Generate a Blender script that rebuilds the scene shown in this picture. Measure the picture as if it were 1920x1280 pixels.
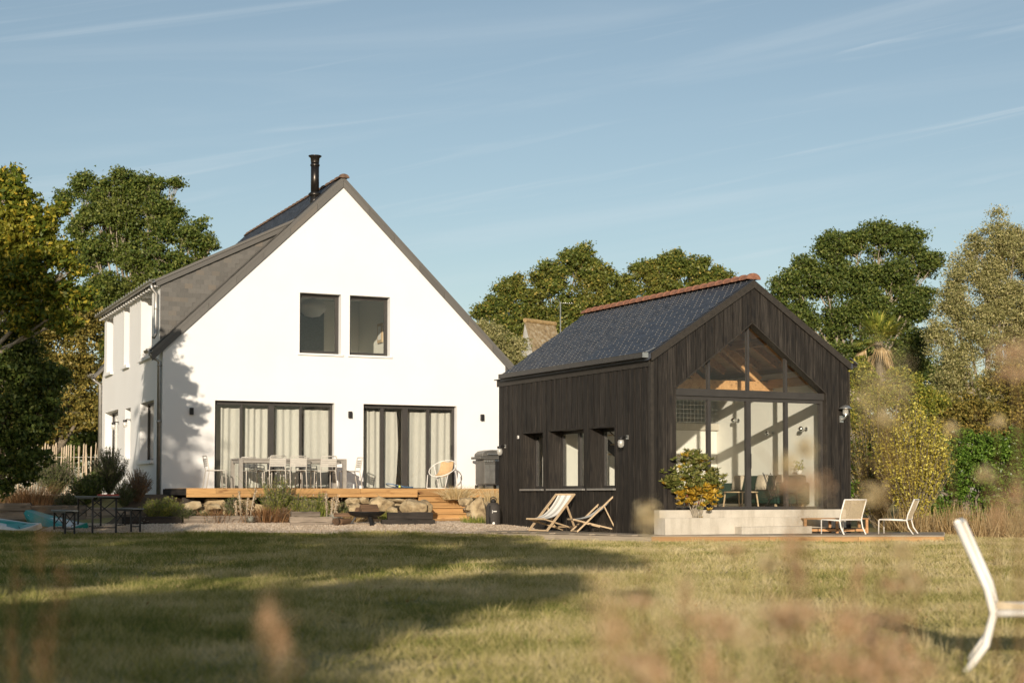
import bpy, bmesh, math, random
import numpy as np
from mathutils import Vector, Matrix, geometry
for o in list(bpy.data.objects): bpy.data.objects.remove(o)
R = math.radians
random.seed(7); rng = np.random.default_rng(7)
scene = bpy.context.scene
C = scene.collection

# ---------------------------------------------------------------- camera
CAM_H = 0.90; FPX = 2927.05; PITCH = 0.0435; SHIFT = 161.05
cd = bpy.data.cameras.new('camera'); cam = bpy.data.objects.new('camera', cd); C.objects.link(cam)
cam.location = (0, 0, CAM_H); cam.rotation_euler = (math.pi/2 + PITCH, 0, 0)
cd.sensor_width = 36; cd.lens = FPX/1920*36; cd.shift_y = SHIFT/1920
cd.clip_start = 0.1; cd.clip_end = 3000
cd.dof.use_dof = True; cd.dof.focus_distance = 35; cd.dof.aperture_fstop = 2.3; cd.dof.aperture_blades = 0
scene.camera = cam

# ---------------------------------------------------------------- light
SUN_HEAD = R(4.6)          # light travels forward and a little to the right
SUN_EL = R(13.0)
world = bpy.data.worlds.new('World'); scene.world = world; world.use_nodes = True
nt = world.node_tree; nt.nodes.clear()
out = nt.nodes.new('ShaderNodeOutputWorld'); bg = nt.nodes.new('ShaderNodeBackground')
sky = nt.nodes.new('ShaderNodeTexSky'); sky.sky_type = 'NISHITA'; sky.sun_disc = False
sky.sun_elevation = SUN_EL; sky.sun_rotation = R(180)+SUN_HEAD
sky.altitude = 30; sky.air_density = 1.0; sky.dust_density = 0.7; sky.ozone_density = 1.3
bg.inputs['Strength'].default_value = 0.102
# thin wind-drawn cirrus, the same all round the dome
tc = nt.nodes.new('ShaderNodeTexCoord')
def wn(t, **k):
    n = nt.nodes.new(t)
    for a, b in k.items(): setattr(n, a, b)
    return n
def cirrus(rot, scale, nscale, lo, hi, detail=6, dist=0.6):
    mp = wn('ShaderNodeMapping'); mp.vector_type = 'TEXTURE'; mp.inputs['Rotation'].default_value = rot; mp.inputs['Scale'].default_value = tuple(1/s for s in scale)
    nt.links.new(tc.outputs['Generated'], mp.inputs['Vector'])
    nz = wn('ShaderNodeTexNoise'); nz.inputs['Scale'].default_value = nscale; nz.inputs['Detail'].default_value = detail
    nz.inputs['Roughness'].default_value = 0.55; nz.inputs['Distortion'].default_value = dist
    nt.links.new(mp.outputs['Vector'], nz.inputs['Vector'])
    rp = wn('ShaderNodeMapRange'); rp.inputs['From Min'].default_value = lo; rp.inputs['From Max'].default_value = hi
    rp.interpolation_type = 'SMOOTHSTEP'
    nt.links.new(nz.outputs['Fac'], rp.inputs['Value'])
    return rp.outputs['Result']
a1 = cirrus((0, R(-8), R(8)), (1.0, 1.0, 12), 2.2, 0.44, 0.92, 7, 0.8)
a2 = cirrus((0, R(-11), R(22)), (1.0, 1.0, 30), 2.2, 0.53, 0.86, 8, 1.6)
mx = wn('ShaderNodeMath', operation='MAXIMUM'); nt.links.new(a1, mx.inputs[0]); nt.links.new(a2, mx.inputs[1])
ml = wn('ShaderNodeMath', operation='MULTIPLY'); nt.links.new(mx.outputs[0], ml.inputs[0]); ml.inputs[1].default_value = 0.40
mix = wn('ShaderNodeMix', data_type='RGBA'); nt.links.new(ml.outputs[0], mix.inputs['Factor'])
grd = wn('ShaderNodeHueSaturation'); grd.inputs['Saturation'].default_value = 0.84; grd.inputs['Hue'].default_value = 0.492
nt.links.new(sky.outputs[0], grd.inputs['Color'])
nt.links.new(grd.outputs[0], mix.inputs['A']); mix.inputs['B'].default_value = (6.6, 7.2, 7.5, 1)
nt.links.new(mix.outputs['Result'], bg.inputs['Color']); nt.links.new(bg.outputs[0], out.inputs['Surface'])

sd = bpy.data.lights.new('sun', 'SUN'); sd.energy = 5.0; sd.angle = R(0.53); sd.color = (1.0, 0.87, 0.70)
sun = bpy.data.objects.new('sun', sd); C.objects.link(sun)
ld = Vector((math.sin(SUN_HEAD)*math.cos(SUN_EL), math.cos(SUN_HEAD)*math.cos(SUN_EL), -math.sin(SUN_EL)))
sun.rotation_euler = ld.to_track_quat('-Z', 'Y').to_euler(); sun.location = (-6, -30, 20)

vs = scene.view_settings; vs.view_transform = 'Standard'; vs.look = 'None'; vs.exposure = 0.12; vs.gamma = 1.0
vs.use_curve_mapping = False
scene.render.engine = 'CYCLES'
scene.cycles.max_bounces = 8; scene.cycles.transparent_max_bounces = 16

# ---------------------------------------------------------------- helpers
def P(px, py, D):
    """point at forward distance D that stands where the photograph shows (px, py)"""
    xc = (px-960)/FPX; zc = -(py-640-SHIFT)/FPX
    d = Vector((xc, math.cos(PITCH)-zc*math.sin(PITCH), math.sin(PITCH)+zc*math.cos(PITCH)))
    return Vector((0, 0, CAM_H)) + d*(D/d.y)
def sstep(a, b, x):
    t = np.clip((x-a)/(b-a), 0, 1); return t*t*(3-2*t)

MATS = {}
class NM:
    """small helper round a material's node tree"""
    def __init__(s, name):
        s.m = bpy.data.materials.new(name); s.m.use_nodes = True; s.t = s.m.node_tree
        s.t.nodes.clear(); s.out = s.n('ShaderNodeOutputMaterial'); MATS[name] = s.m
    def n(s, t, **k):
        x = s.t.nodes.new(t)
        for a, b in k.items():
            if a.startswith('i_'): x.inputs[a[2:].replace('_', ' ')].default_value = b
            else: setattr(x, a, b)
        return x
    def l(s, a, b): s.t.links.new(a, b)
    def bsdf(s, rough=0.7, metal=0, spec=0.5):
        b = s.n('ShaderNodeBsdfPrincipled'); b.inputs['Roughness'].default_value = rough
        b.inputs['Metallic'].default_value = metal; b.inputs['Specular IOR Level'].default_value = spec
        s.l(b.outputs[0], s.out.inputs['Surface']); s.b = b; return b
    def coord(s, kind='Object', scale=(1, 1, 1), rnd=0.0):
        t = s.n('ShaderNodeTexCoord'); mp = s.n('ShaderNodeMapping'); mp.inputs['Scale'].default_value = scale
        src = t.outputs[kind]
        if kind == 'World':
            pass
        s.l(src, mp.inputs['Vector'])
        if rnd:
            oi = s.n('ShaderNodeObjectInfo'); mu = s.n('ShaderNodeMath', operation='MULTIPLY'); mu.inputs[1].default_value = rnd
            s.l(oi.outputs['Random'], mu.inputs[0]); s.l(mu.outputs[0], mp.inputs['Location'])
        return mp.outputs['Vector']
    def noise(s, vec, scale, detail=4, rough=0.55, dist=0.0):
        z = s.n('ShaderNodeTexNoise'); z.inputs['Scale'].default_value = scale; z.inputs['Detail'].default_value = detail
        z.inputs['Roughness'].default_value = rough; z.inputs['Distortion'].default_value = dist
        if vec is not None: s.l(vec, z.inputs['Vector'])
        return z.outputs['Fac']
    def ramp(s, fac, stops):
        r = s.n('ShaderNodeValToRGB'); e = r.color_ramp.elements
        while len(e) < len(stops): e.new(0.5)
        for q, (p, c) in zip(e, stops): q.position = p; q.color = (*c, 1)
        s.l(fac, r.inputs['Fac']); return r.outputs['Color']
    def mix(s, f, a, b, mode='MIX'):
        m = s.n('ShaderNodeMix', data_type='RGBA', blend_type=mode)
        for v, k in ((f, 'Factor'), (a, 'A'), (b, 'B')):
            if isinstance(v, (int, float)): m.inputs[k].default_value = v
            elif isinstance(v, tuple): m.inputs[k].default_value = (*v, 1)
            else: s.l(v, m.inputs[k])
        return m.outputs['Result']
    def math(s, op, a, b=0.0):
        m = s.n('ShaderNodeMath', operation=op)
        for i, v in enumerate((a, b)):
            if isinstance(v, (int, float)): m.inputs[i].default_value = v
            else: s.l(v, m.inputs[i])
        return m.outputs[0]
    def rand(s): return s.n('ShaderNodeObjectInfo').outputs['Random']
    def attr(s, name): return s.n('ShaderNodeAttribute', attribute_name=name).outputs['Fac']
    def bump(s, h, strength=0.3, dist=0.01):
        b = s.n('ShaderNodeBump'); b.inputs['Strength'].default_value = strength; b.inputs['Distance'].default_value = dist
        s.l(h, b.inputs['Height']); s.l(b.outputs[0], s.b.inputs['Normal'])
    def col(s, c):
        if isinstance(c, tuple): s.b.inputs['Base Color'].default_value = (*c, 1)
        else: s.l(c, s.b.inputs['Base Color'])

def simple(name, c, rough=0.6, metal=0.0, spec=0.5, var=0.12, scale=14, bump=0.0):
    m = NM(name); m.bsdf(rough, metal, spec); v = m.coord(rnd=9)
    n = m.noise(v, scale, 4)
    lo = tuple(x*(1-var) for x in c); hi = tuple(min(1, x*(1+var)) for x in c)
    m.col(m.ramp(n, [(0.3, lo), (0.7, hi)]))
    if bump: m.bump(n, bump, 0.01)
    return m.m

def wood(name, c_lo, c_hi, axis=0, rough=0.7, grain=26, knots=0.0, knot_c=(0.02, 0.015, 0.01), var=0.35, bump=0.25):
    """planed timber, grain along a local axis; every piece its own shade"""
    m = NM(name); m.bsdf(rough, 0, 0.35)
    sc = [grain]*3; sc[axis] = grain*0.06
    v = m.coord(scale=tuple(sc), rnd=31)
    n = m.noise(v, 1.0, 5, 0.6, 0.8)
    c = m.ramp(n, [(0.28, c_lo), (0.72, c_hi)])
    if knots:
        sk = [7.0]*3; sk[axis] = 2.6
        k = m.n('ShaderNodeTexVoronoi', feature='F1'); k.inputs['Scale'].default_value = 1.0
        m.l(m.coord(scale=tuple(sk), rnd=17), k.inputs['Vector'])
        kk = m.n('ShaderNodeMapRange'); kk.inputs['From Min'].default_value = 0.10; kk.inputs['From Max'].default_value = 0.26
        kk.inputs['To Min'].default_value = knots; kk.inputs['To Max'].default_value = 0
        m.l(k.outputs['Distance'], kk.inputs['Value'])
        c = m.mix(kk.outputs[0], c, knot_c)
    r = m.rand()
    g = m.n('ShaderNodeMapRange'); g.inputs['To Min'].default_value = 1-var; g.inputs['To Max'].default_value = 1+var; m.l(r, g.inputs['Value'])
    hs = m.n('ShaderNodeHueSaturation'); m.l(c, hs.inputs['Color']); m.l(g.outputs[0], hs.inputs['Value'])
    m.col(hs.outputs[0]); m.bump(n, bump, 0.006)
    return m.m

def leafmat(name, stops, trans=0.35, rough=0.5, patch=0.0, patch_c=(0.5, 0.35, 0.05), pscale=0.8):
    m = NM(name)
    r = m.attr('rnd')
    c = m.ramp(r, stops)
    if patch:
        g = m.n('ShaderNodeTexCoord'); nz = m.noise(g.outputs['Object'], pscale, 3)
        s = m.n('ShaderNodeMapRange'); s.inputs['From Min'].default_value = 0.5; s.inputs['From Max'].default_value = 0.72
        s.inputs['To Max'].default_value = patch
        m.l(nz, s.inputs['Value']); c = m.mix(s.outputs[0], c, patch_c)
    d = m.n('ShaderNodeBsdfPrincipled'); d.inputs['Roughness'].default_value = rough; d.inputs['Specular IOR Level'].default_value = 0.3
    t = m.n('ShaderNodeBsdfTranslucent'); x = m.n('ShaderNodeMixShader'); x.inputs[0].default_value = trans
    m.l(c, d.inputs['Base Color']); m.l(c, t.inputs['Color'])
    m.l(d.outputs[0], x.inputs[1]); m.l(t.outputs[0], x.inputs[2]); m.l(x.outputs[0], m.out.inputs['Surface'])
    return m.m

# ---- materials
def mk():
    m = NM('plaster'); m.bsdf(0.9, 0, 0.2); v = m.coord()
    n = m.noise(v, 0.7, 5); n2 = m.noise(v, 90, 3)
    m.col(m.ramp(n, [(0.2, (0.70, 0.695, 0.685)), (0.8, (0.755, 0.755, 0.75))])); m.bump(n2, 0.25, 0.01)
    m = NM('interior_plaster'); m.bsdf(0.9, 0, 0.2); m.col(m.ramp(m.noise(m.coord(), 1.2, 3), [(0.2, (0.72, 0.70, 0.64)), (0.8, (0.78, 0.76, 0.70))]))
    # slates: blue-black, a few brown ones
    for nm, lo, hi, rr, sp in (('slate', (0.033, 0.038, 0.049), (0.055, 0.063, 0.080), 0.5, 0.45), ('slate_grey', (0.088, 0.084, 0.077), (0.136, 0.129, 0.118), 0.6, 0.35)):
        m = NM(nm); m.bsdf(rr, 0, sp)
        r = m.math('FRACT', m.math('ADD', m.rand(), m.attr('rnd')))
        c = m.ramp(r, [(0.0, lo), (0.85, hi), (0.93, tuple(x*f for x, f in zip(hi, (1.12, 1.0, 0.88)))), (1.0, lo)])
        n = m.noise(m.coord(scale=(30, 30, 30), rnd=40), 1.0, 5)
        c2 = m.mix(0.30, c, m.ramp(n, [(0.3, lo), (0.7, hi)]))
        m.col(c2); m.bump(n, 0.35, 0.004)
    m = NM('terracotta'); m.bsdf(0.75, 0, 0.3); n = m.noise(m.coord(rnd=20), 12, 5)
    c = m.ramp(n, [(0.25, (0.15, 0.07, 0.045)), (0.6, (0.26, 0.125, 0.08)), (0.85, (0.34, 0.23, 0.16))]); m.col(c); m.bump(n, 0.4, 0.01)
    simple('shaded_ridge', (0.13, 0.085, 0.06), 0.85, 0, 0.3, 0.35, 9, 0.3)  # ridge terracotta of the white house, its shadow put into a darker colour
    simple('zinc', (0.33, 0.32, 0.30), 0.42, 0.75, 0.5, 0.2, 6)
    simple('aluminium_dark', (0.048, 0.044, 0.041), 0.42, 0.15, 0.5, 0.12, 4)
    simple('black_metal', (0.018, 0.017, 0.017), 0.5, 0.3, 0.5, 0.2, 20, 0.1)
    simple('flue_metal', (0.05, 0.045, 0.04), 0.32, 0.8, 0.5, 0.2, 3)
    simple('white_metal', (0.74, 0.71, 0.66), 0.42, 0, 0.5, 0.06, 8)
    simple('chair_metal', (0.50, 0.47, 0.42), 0.45, 0, 0.5, 0.08, 8)
    simple('table_metal', (0.27, 0.25, 0.22), 0.5, 0, 0.5, 0.1, 8)
    simple('hook_metal', (0.26, 0.25, 0.235), 0.4, 0.3, 0.5, 0.1, 8)
    simple('chrome', (0.7, 0.7, 0.7), 0.12, 1, 0.5, 0.05, 3)
    simple('galvanised', (0.55, 0.55, 0.53), 0.35, 0.85, 0.5, 0.15, 30)
    # charred cladding
    m = NM('charred_board'); m.bsdf(0.62, 0, 0.3)
    v = m.coord(scale=(26, 26, 1.1), rnd=50); n = m.noise(v, 1.0, 7, 0.7, 1.6)
    c = m.ramp(n, [(0.33, (0.006, 0.005, 0.0045)), (0.50, (0.019, 0.016, 0.0135)), (0.72, (0.056, 0.048, 0.040))])
    k = m.n('ShaderNodeTexVoronoi'); k.inputs['Scale'].default_value = 1; m.l(m.coord(scale=(8, 8, 2.3), rnd=23), k.inputs['Vector'])
    kk = m.n('ShaderNodeMapRange'); kk.inputs['From Min'].default_value = 0.12; kk.inputs['From Max'].default_value = 0.34; kk.inputs['To Min'].default_value = 0.9; kk.inputs['To Max'].default_value = 0
    m.l(k.outputs['Distance'], kk.inputs['Value']); c = m.mix(kk.outputs[0], c, (0.010, 0.009, 0.009))
    g = m.n('ShaderNodeMapRange'); g.inputs['To Min'].default_value = 0.75; g.inputs['To Max'].default_value = 1.3; m.l(m.rand(), g.inputs['Value'])
    hs = m.n('ShaderNodeHueSaturation'); m.l(c, hs.inputs['Color']); m.l(g.outputs[0], hs.inputs['Value'])
    m.col(hs.outputs[0]); m.bump(n, 0.5, 0.006)
    simple('charred_trim', (0.032, 0.027, 0.022), 0.55, 0, 0.4, 0.25, 12, 0.2)
    wood('larch', (0.29, 0.155, 0.058), (0.46, 0.275, 0.11), 0, 0.65, 20, 0.7, (0.16, 0.065, 0.02), 0.25)
    wood('deck_grey', (0.20, 0.165, 0.125), (0.34, 0.285, 0.22), 0, 0.8, 30, 0.2, (0.1, 0.08, 0.06), 0.2)
    wood('sleeper_grey', (0.10, 0.08, 0.062), (0.28, 0.23, 0.18), 0, 0.9, 16, 0.5, (0.03, 0.025, 0.02), 0.3, 0.6)
    wood('sleeper_dark', (0.014, 0.012, 0.010), (0.055, 0.044, 0.036), 0, 0.85, 16, 0.4, (0.008, 0.007, 0.006), 0.3, 0.6)
    wood('rafter_wood', (0.42, 0.22, 0.09), (0.60, 0.36, 0.17), 1, 0.6, 16, 0.5, (0.12, 0.05, 0.02), 0.2)
    wood('light_wood', (0.42, 0.30, 0.18), (0.58, 0.44, 0.28), 0, 0.6, 24, 0.0, var=0.12)
    wood('teak', (0.30, 0.15, 0.06), (0.46, 0.25, 0.11), 0, 0.6, 24, 0.2, (0.15, 0.06, 0.02), 0.18)
    wood('ceiling_wood', (0.44, 0.26, 0.12), (0.62, 0.40, 0.21), 1, 0.6, 16, 0.3, (0.2, 0.09, 0.03), 0.15)
    wood('picket_wood', (0.30, 0.23, 0.16), (0.52, 0.43, 0.32), 2, 0.85, 30, 0.3, (0.15, 0.1, 0.06), 0.25)
    simple('bark', (0.16, 0.135, 0.10), 0.9, 0, 0.2, 0.4, 9, 0.6)
    simple('bark_pale', (0.30, 0.26, 0.20), 0.9, 0, 0.2, 0.3, 9, 0.6)
    m = NM('concrete'); m.bsdf(0.85, 0, 0.3); v = m.coord(rnd=3); n = m.noise(v, 2.2, 6, 0.65); n2 = m.noise(v, 60, 3)
    m.col(m.mix(0.3, m.ramp(n, [(0.25, (0.40, 0.36, 0.29)), (0.75, (0.60, 0.555, 0.475))]), m.ramp(n2, [(0.3, (0.36, 0.33, 0.27)), (0.7, (0.62, 0.57, 0.5))]))); m.bump(n2, 0.2, 0.004)
    sv = m.noise(m.coord(scale=(5, 5, 0.7), rnd=5), 1.0, 6, 0.7); st_ = m.n('ShaderNodeMapRange'); st_.inputs['From Min'].default_value = 0.48; st_.inputs['From Max'].default_value = 0.75; st_.inputs['To Max'].default_value = 0.55; m.l(sv, st_.inputs['Value'])
    cur = m.b.inputs['Base Color'].links[0].from_socket; m.col(m.mix(st_.outputs[0], cur, (0.25, 0.215, 0.16)))
    m = NM('boulder'); m.bsdf(0.9, 0, 0.25); v = m.coord(rnd=30); n = m.noise(v, 3.5, 7, 0.68, 0.4)
    c = m.ramp(n, [(0.30, (0.10, 0.075, 0.045)), (0.44, (0.30, 0.225, 0.13)), (0.58, (0.47, 0.37, 0.225)), (0.75, (0.38, 0.33, 0.25))])
    m.col(c); m.bump(n, 0.9, 0.05)
    m = NM('linen'); m.bsdf(0.95, 0, 0.1); v = m.coord(scale=(120, 120, 8)); n = m.noise(v, 1, 3)
    m.col(m.ramp(n, [(0.3, (0.43, 0.415, 0.375)), (0.7, (0.54, 0.525, 0.485))]))
    simple('rope', (0.52, 0.43, 0.30), 0.9, 0, 0.2, 0.2, 60, 0.3)
    simple('rattan', (0.50, 0.34, 0.18), 0.7, 0, 0.3, 0.3, 40, 0.3)
    m = NM('stripe_canvas'); m.bsdf(0.95, 0, 0.1); t = m.n('ShaderNodeTexCoord'); sp = m.n('ShaderNodeSeparateXYZ'); m.l(t.outputs['Object'], sp.inputs[0])
    w = m.math('FRACT', m.math('MULTIPLY', sp.outputs['X'], 5.6)); f = m.math('GREATER_THAN', w, 0.56)
    m.col(m.mix(f, (0.80, 0.78, 0.72), (0.50, 0.48, 0.43)))
    simple('rubber_black', (0.016, 0.015, 0.014), 0.7, 0, 0.4, 0.2, 20)
    simple('bag_fabric', (0.045, 0.040, 0.036), 0.75, 0, 0.3, 0.2, 60, 0.2)
    simple('sofa_fabric', (0.020, 0.042, 0.032), 0.95, 0, 0.1, 0.2, 30)
    simple('cushion', (0.52, 0.44, 0.34), 0.95, 0, 0.1, 0.15, 30)
    simple('paper_white', (0.72, 0.70, 0.66), 0.7, 0, 0.3, 0.04, 10)
    simple('paper_green', (0.22, 0.42, 0.18), 0.7, 0, 0.3, 0.1, 10)
    simple('paper_orange', (0.62, 0.26, 0.10), 0.7, 0, 0.3, 0.1, 10)
    simple('paint_red', (0.35, 0.05, 0.035), 0.5, 0, 0.4, 0.1, 10)
    simple('board_teal', (0.02, 0.25, 0.23), 0.35, 0, 0.5, 0.08, 6)  # teal darkened: the shade over the boards is put into the colour
    simple('board_white', (0.62, 0.62, 0.60), 0.35, 0, 0.5, 0.08, 6)
    simple('board_blue', (0.05, 0.20, 0.42), 0.35, 0, 0.5, 0.1, 6)
    simple('bench_wood_grey', (0.16, 0.17, 0.165), 0.6, 0, 0.4, 0.15, 20)
    simple('racket_blue', (0.05, 0.13, 0.26), 0.35, 0, 0.5, 0.1, 10)
    simple('racket_yellow', (0.62, 0.62, 0.10), 0.4, 0, 0.5, 0.1, 10)
    simple('grill_grey', (0.13, 0.125, 0.115), 0.4, 0.3, 0.5, 0.1, 6)
    simple('soil', (0.10, 0.072, 0.045), 0.95, 0, 0.2, 0.5, 25, 0.6)
    simple('old_render', (0.66, 0.63, 0.57), 0.9, 0, 0.2, 0.15, 3)
    m = NM('lichen_tiles'); m.bsdf(0.9, 0, 0.2); v = m.coord(); n = m.noise(v, 5, 7, 0.7); 
    m.col(m.ramp(n, [(0.3, (0.13, 0.10, 0.07)), (0.5, (0.30, 0.22, 0.12)), (0.68, (0.44, 0.39, 0.30)), (0.8, (0.46, 0.34, 0.15))])); m.bump(n, 0.6, 0.03)
    # window glass: a thin clear pane that mirrors more at a glancing angle
    m = NM('glass'); tr = m.n('ShaderNodeBsdfTransparent'); tr.inputs['Color'].default_value = (0.97, 0.98, 0.97, 1)
    gl = m.n('ShaderNodeBsdfGlossy'); gl.inputs['Roughness'].default_value = 0.012; gl.inputs['Color'].default_value = (1, 1, 1, 1)
    lw = m.n('ShaderNodeLayerWeight'); x = m.n('ShaderNodeMixShader')
    fz = m.math('ADD', m.math('MULTIPLY', m.math('POWER', lw.outputs['Facing'], 5.0), 0.9), 0.03)
    m.l(fz, x.inputs[0]); m.l(tr.outputs[0], x.inputs[1]); m.l(gl.outputs[0], x.inputs[2]); m.l(x.outputs[0], m.out.inputs['Surface'])
    m = NM('bulb_glass'); tr = m.n('ShaderNodeBsdfTransparent'); gl = m.n('ShaderNodeBsdfGlossy'); gl.inputs['Roughness'].default_value = 0.05
    df = m.n('ShaderNodeBsdfDiffuse'); df.inputs['Color'].default_value = (0.8, 0.78, 0.72, 1)
    x = m.n('ShaderNodeMixShader'); x.inputs[0].default_value = 0.25; m.l(tr.outputs[0], x.inputs[1]); m.l(gl.outputs[0], x.inputs[2])
    y = m.n('ShaderNodeMixShader'); y.inputs[0].default_value = 0.3; m.l(x.outputs[0], y.inputs[1]); m.l(df.outputs[0], y.inputs[2]); m.l(y.outputs[0], m.out.inputs['Surface'])
    # ground
    m = NM('lawn'); m.bsdf(0.95, 0, 0.1); g = m.n('ShaderNodeNewGeometry'); n = m.noise(g.outputs['Position'], 0.45, 5, 0.6); n2 = m.noise(g.outputs['Position'], 9, 4, 0.7)
    c = m.ramp(n, [(0.32, (0.14, 0.145, 0.05)), (0.5, (0.27, 0.235, 0.095)), (0.68, (0.40, 0.33, 0.165))])
    m.col(m.mix(0.45, c, m.ramp(n2, [(0.3, (0.10, 0.09, 0.035)), (0.7, (0.44, 0.37, 0.18))]))); m.bump(n2, 0.6, 0.03)
    m = NM('grass_blade'); g = m.n('ShaderNodeNewGeometry'); n = m.noise(g.outputs['Position'], 0.45, 5, 0.6); n2 = m.noise(g.outputs['Position'], 2.2, 4, 0.65)
    f = m.math('ADD', m.math('SUBTRACT', m.math('MULTIPLY', n, 1.25), 0.25), m.math('ADD', m.math('MULTIPLY', m.attr('rnd'), 0.36), m.math('SUBTRACT', m.math('MULTIPLY', n2, 0.60), 0.15)))
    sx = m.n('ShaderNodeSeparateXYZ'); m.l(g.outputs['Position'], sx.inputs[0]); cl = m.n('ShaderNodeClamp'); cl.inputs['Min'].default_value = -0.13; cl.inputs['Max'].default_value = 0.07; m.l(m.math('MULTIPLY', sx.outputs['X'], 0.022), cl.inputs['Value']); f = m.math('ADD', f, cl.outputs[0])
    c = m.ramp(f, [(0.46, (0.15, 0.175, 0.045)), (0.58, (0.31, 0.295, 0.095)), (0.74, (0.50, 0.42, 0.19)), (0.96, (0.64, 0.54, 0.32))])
    d = m.n('ShaderNodeBsdfDiffuse'); t = m.n('ShaderNodeBsdfTranslucent'); x = m.n('ShaderNodeMixShader'); x.inputs[0].default_value = 0.35
    m.l(c, d.inputs['Color']); m.l(c, t.inputs['Color']); m.l(d.outputs[0], x.inputs[1]); m.l(t.outputs[0], x.inputs[2]); m.l(x.outputs[0], m.out.inputs['Surface'])
    m = NM('gravel'); m.bsdf(0.9, 0, 0.2); g = m.n('ShaderNodeNewGeometry'); k = m.n('ShaderNodeTexVoronoi'); k.inputs['Scale'].default_value = 32; m.l(g.outputs['Position'], k.inputs['Vector'])
    m.col(m.ramp(m.n('ShaderNodeSeparateColor').outputs[0], [(0, (0.52, 0.39, 0.27)), (1, (0.72, 0.57, 0.41))]))
    sc = [x for x in m.t.nodes if x.bl_idname == 'ShaderNodeSeparateColor'][0]; m.l(k.outputs['Color'], sc.inputs[0]); m.bump(k.outputs['Distance'], 0.8, 0.02)
    m = NM('pebble'); m.bsdf(0.85, 0, 0.2); m.col(m.ramp(m.attr('rnd'), [(0, (0.42, 0.30, 0.20)), (0.5, (0.68, 0.53, 0.38)), (1, (0.78, 0.66, 0.52))]))
    # foliage
    leafmat('leaf_oak', [(0, (0.044, 0.073, 0.013)), (0.45, (0.118, 0.150, 0.028)), (0.85, (0.213, 0.235, 0.050)), (1, (0.406, 0.307, 0.069))], 0.3, patch=0.3, patch_c=(0.265, 0.201, 0.043), pscale=0.5)
    leafmat('leaf_ash', [(0, (0.042, 0.075, 0.015)), (0.6, (0.111, 0.152, 0.030)), (1, (0.221, 0.239, 0.055))], 0.3, patch=0.35, patch_c=(0.210, 0.189, 0.044), pscale=0.4)
    leafmat('leaf_dark', [(0, (0.041, 0.068, 0.015)), (0.6, (0.100, 0.138, 0.028)), (1, (0.203, 0.222, 0.053))], 0.25)
    leafmat('leaf_willow', [(0, (0.124, 0.137, 0.044)), (0.5, (0.295, 0.283, 0.107)), (1, (0.544, 0.483, 0.238))], 0.3)
    leafmat('leaf_turning', [(0, (0.064, 0.104, 0.015)), (0.55, (0.148, 0.192, 0.026)), (0.82, (0.321, 0.306, 0.038)), (1, (0.617, 0.444, 0.051))], 0.4, patch=0.5, patch_c=(0.387, 0.322, 0.038), pscale=0.9)
    leafmat('leaf_hedge', [(0, (0.100, 0.131, 0.023)), (0.6, (0.265, 0.284, 0.046)), (1, (0.554, 0.458, 0.088))], 0.35)
    leafmat('leaf_yellow', [(0, (0.243, 0.214, 0.032)), (0.6, (0.575, 0.474, 0.082)), (1, (0.780, 0.731, 0.182))], 0.4)
    leafmat('leaf_laurel', [(0, (0.042, 0.085, 0.012)), (0.6, (0.100, 0.185, 0.025)), (1, (0.200, 0.294, 0.050))], 0.25, 0.35)
    leafmat('leaf_brush', [(0, (0.087, 0.083, 0.019)), (0.6, (0.210, 0.180, 0.041)), (1, (0.422, 0.312, 0.078))], 0.3)
    leafmat('leaf_pitto', [(0, (0.081, 0.106, 0.020)), (0.6, (0.200, 0.213, 0.050)), (1, (0.350, 0.312, 0.112))], 0.3)
    leafmat('leaf_gold', [(0, (0.36, 0.21, 0.02)), (0.6, (0.60, 0.39, 0.04)), (1, (0.66, 0.47, 0.10))], 0.35)
    leafmat('leaf_rosemary', [(0, (0.048, 0.066, 0.022)), (0.6, (0.108, 0.138, 0.042)), (1, (0.216, 0.222, 0.084))], 0.25)
    leafmat('leaf_fresh', [(0, (0.115, 0.164, 0.030)), (0.6, (0.247, 0.284, 0.053)), (1, (0.444, 0.389, 0.105))], 0.35)
    leafmat('leaf_silver', [(0, (0.26, 0.26, 0.21)), (1, (0.48, 0.47, 0.40))], 0.2)
    leafmat('dry_grass', [(0, (0.22, 0.14, 0.055)), (0.6, (0.42, 0.29, 0.13)), (1, (0.58, 0.45, 0.25))], 0.35)
    leafmat('dry_brown', [(0, (0.12, 0.06, 0.025)), (0.6, (0.26, 0.135, 0.06)), (1, (0.40, 0.25, 0.12))], 0.35)
    leafmat('dry_seed', [(0, (0.46, 0.26, 0.13)), (0.5, (0.66, 0.43, 0.25)), (1, (0.77, 0.60, 0.42))], 0.45)
    leafmat('dry_straw', [(0, (0.58, 0.44, 0.22)), (0.5, (0.70, 0.56, 0.32)), (1, (0.78, 0.68, 0.45))], 0.45)
    leafmat('mullein', [(0, (0.34, 0.25, 0.15)), (1, (0.60, 0.48, 0.34))], 0.2)
    leafmat('petal', [(0, (0.70, 0.62, 0.58)), (1, (0.80, 0.76, 0.72))], 0.3)
    leafmat('palm_leaf', [(0, (0.147, 0.203, 0.035)), (0.6, (0.357, 0.383, 0.069)), (1, (0.630, 0.562, 0.137))], 0.3)
    leafmat('palm_dead', [(0, (0.414, 0.276, 0.127)), (1, (0.690, 0.529, 0.322))], 0.3)
mk()

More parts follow.
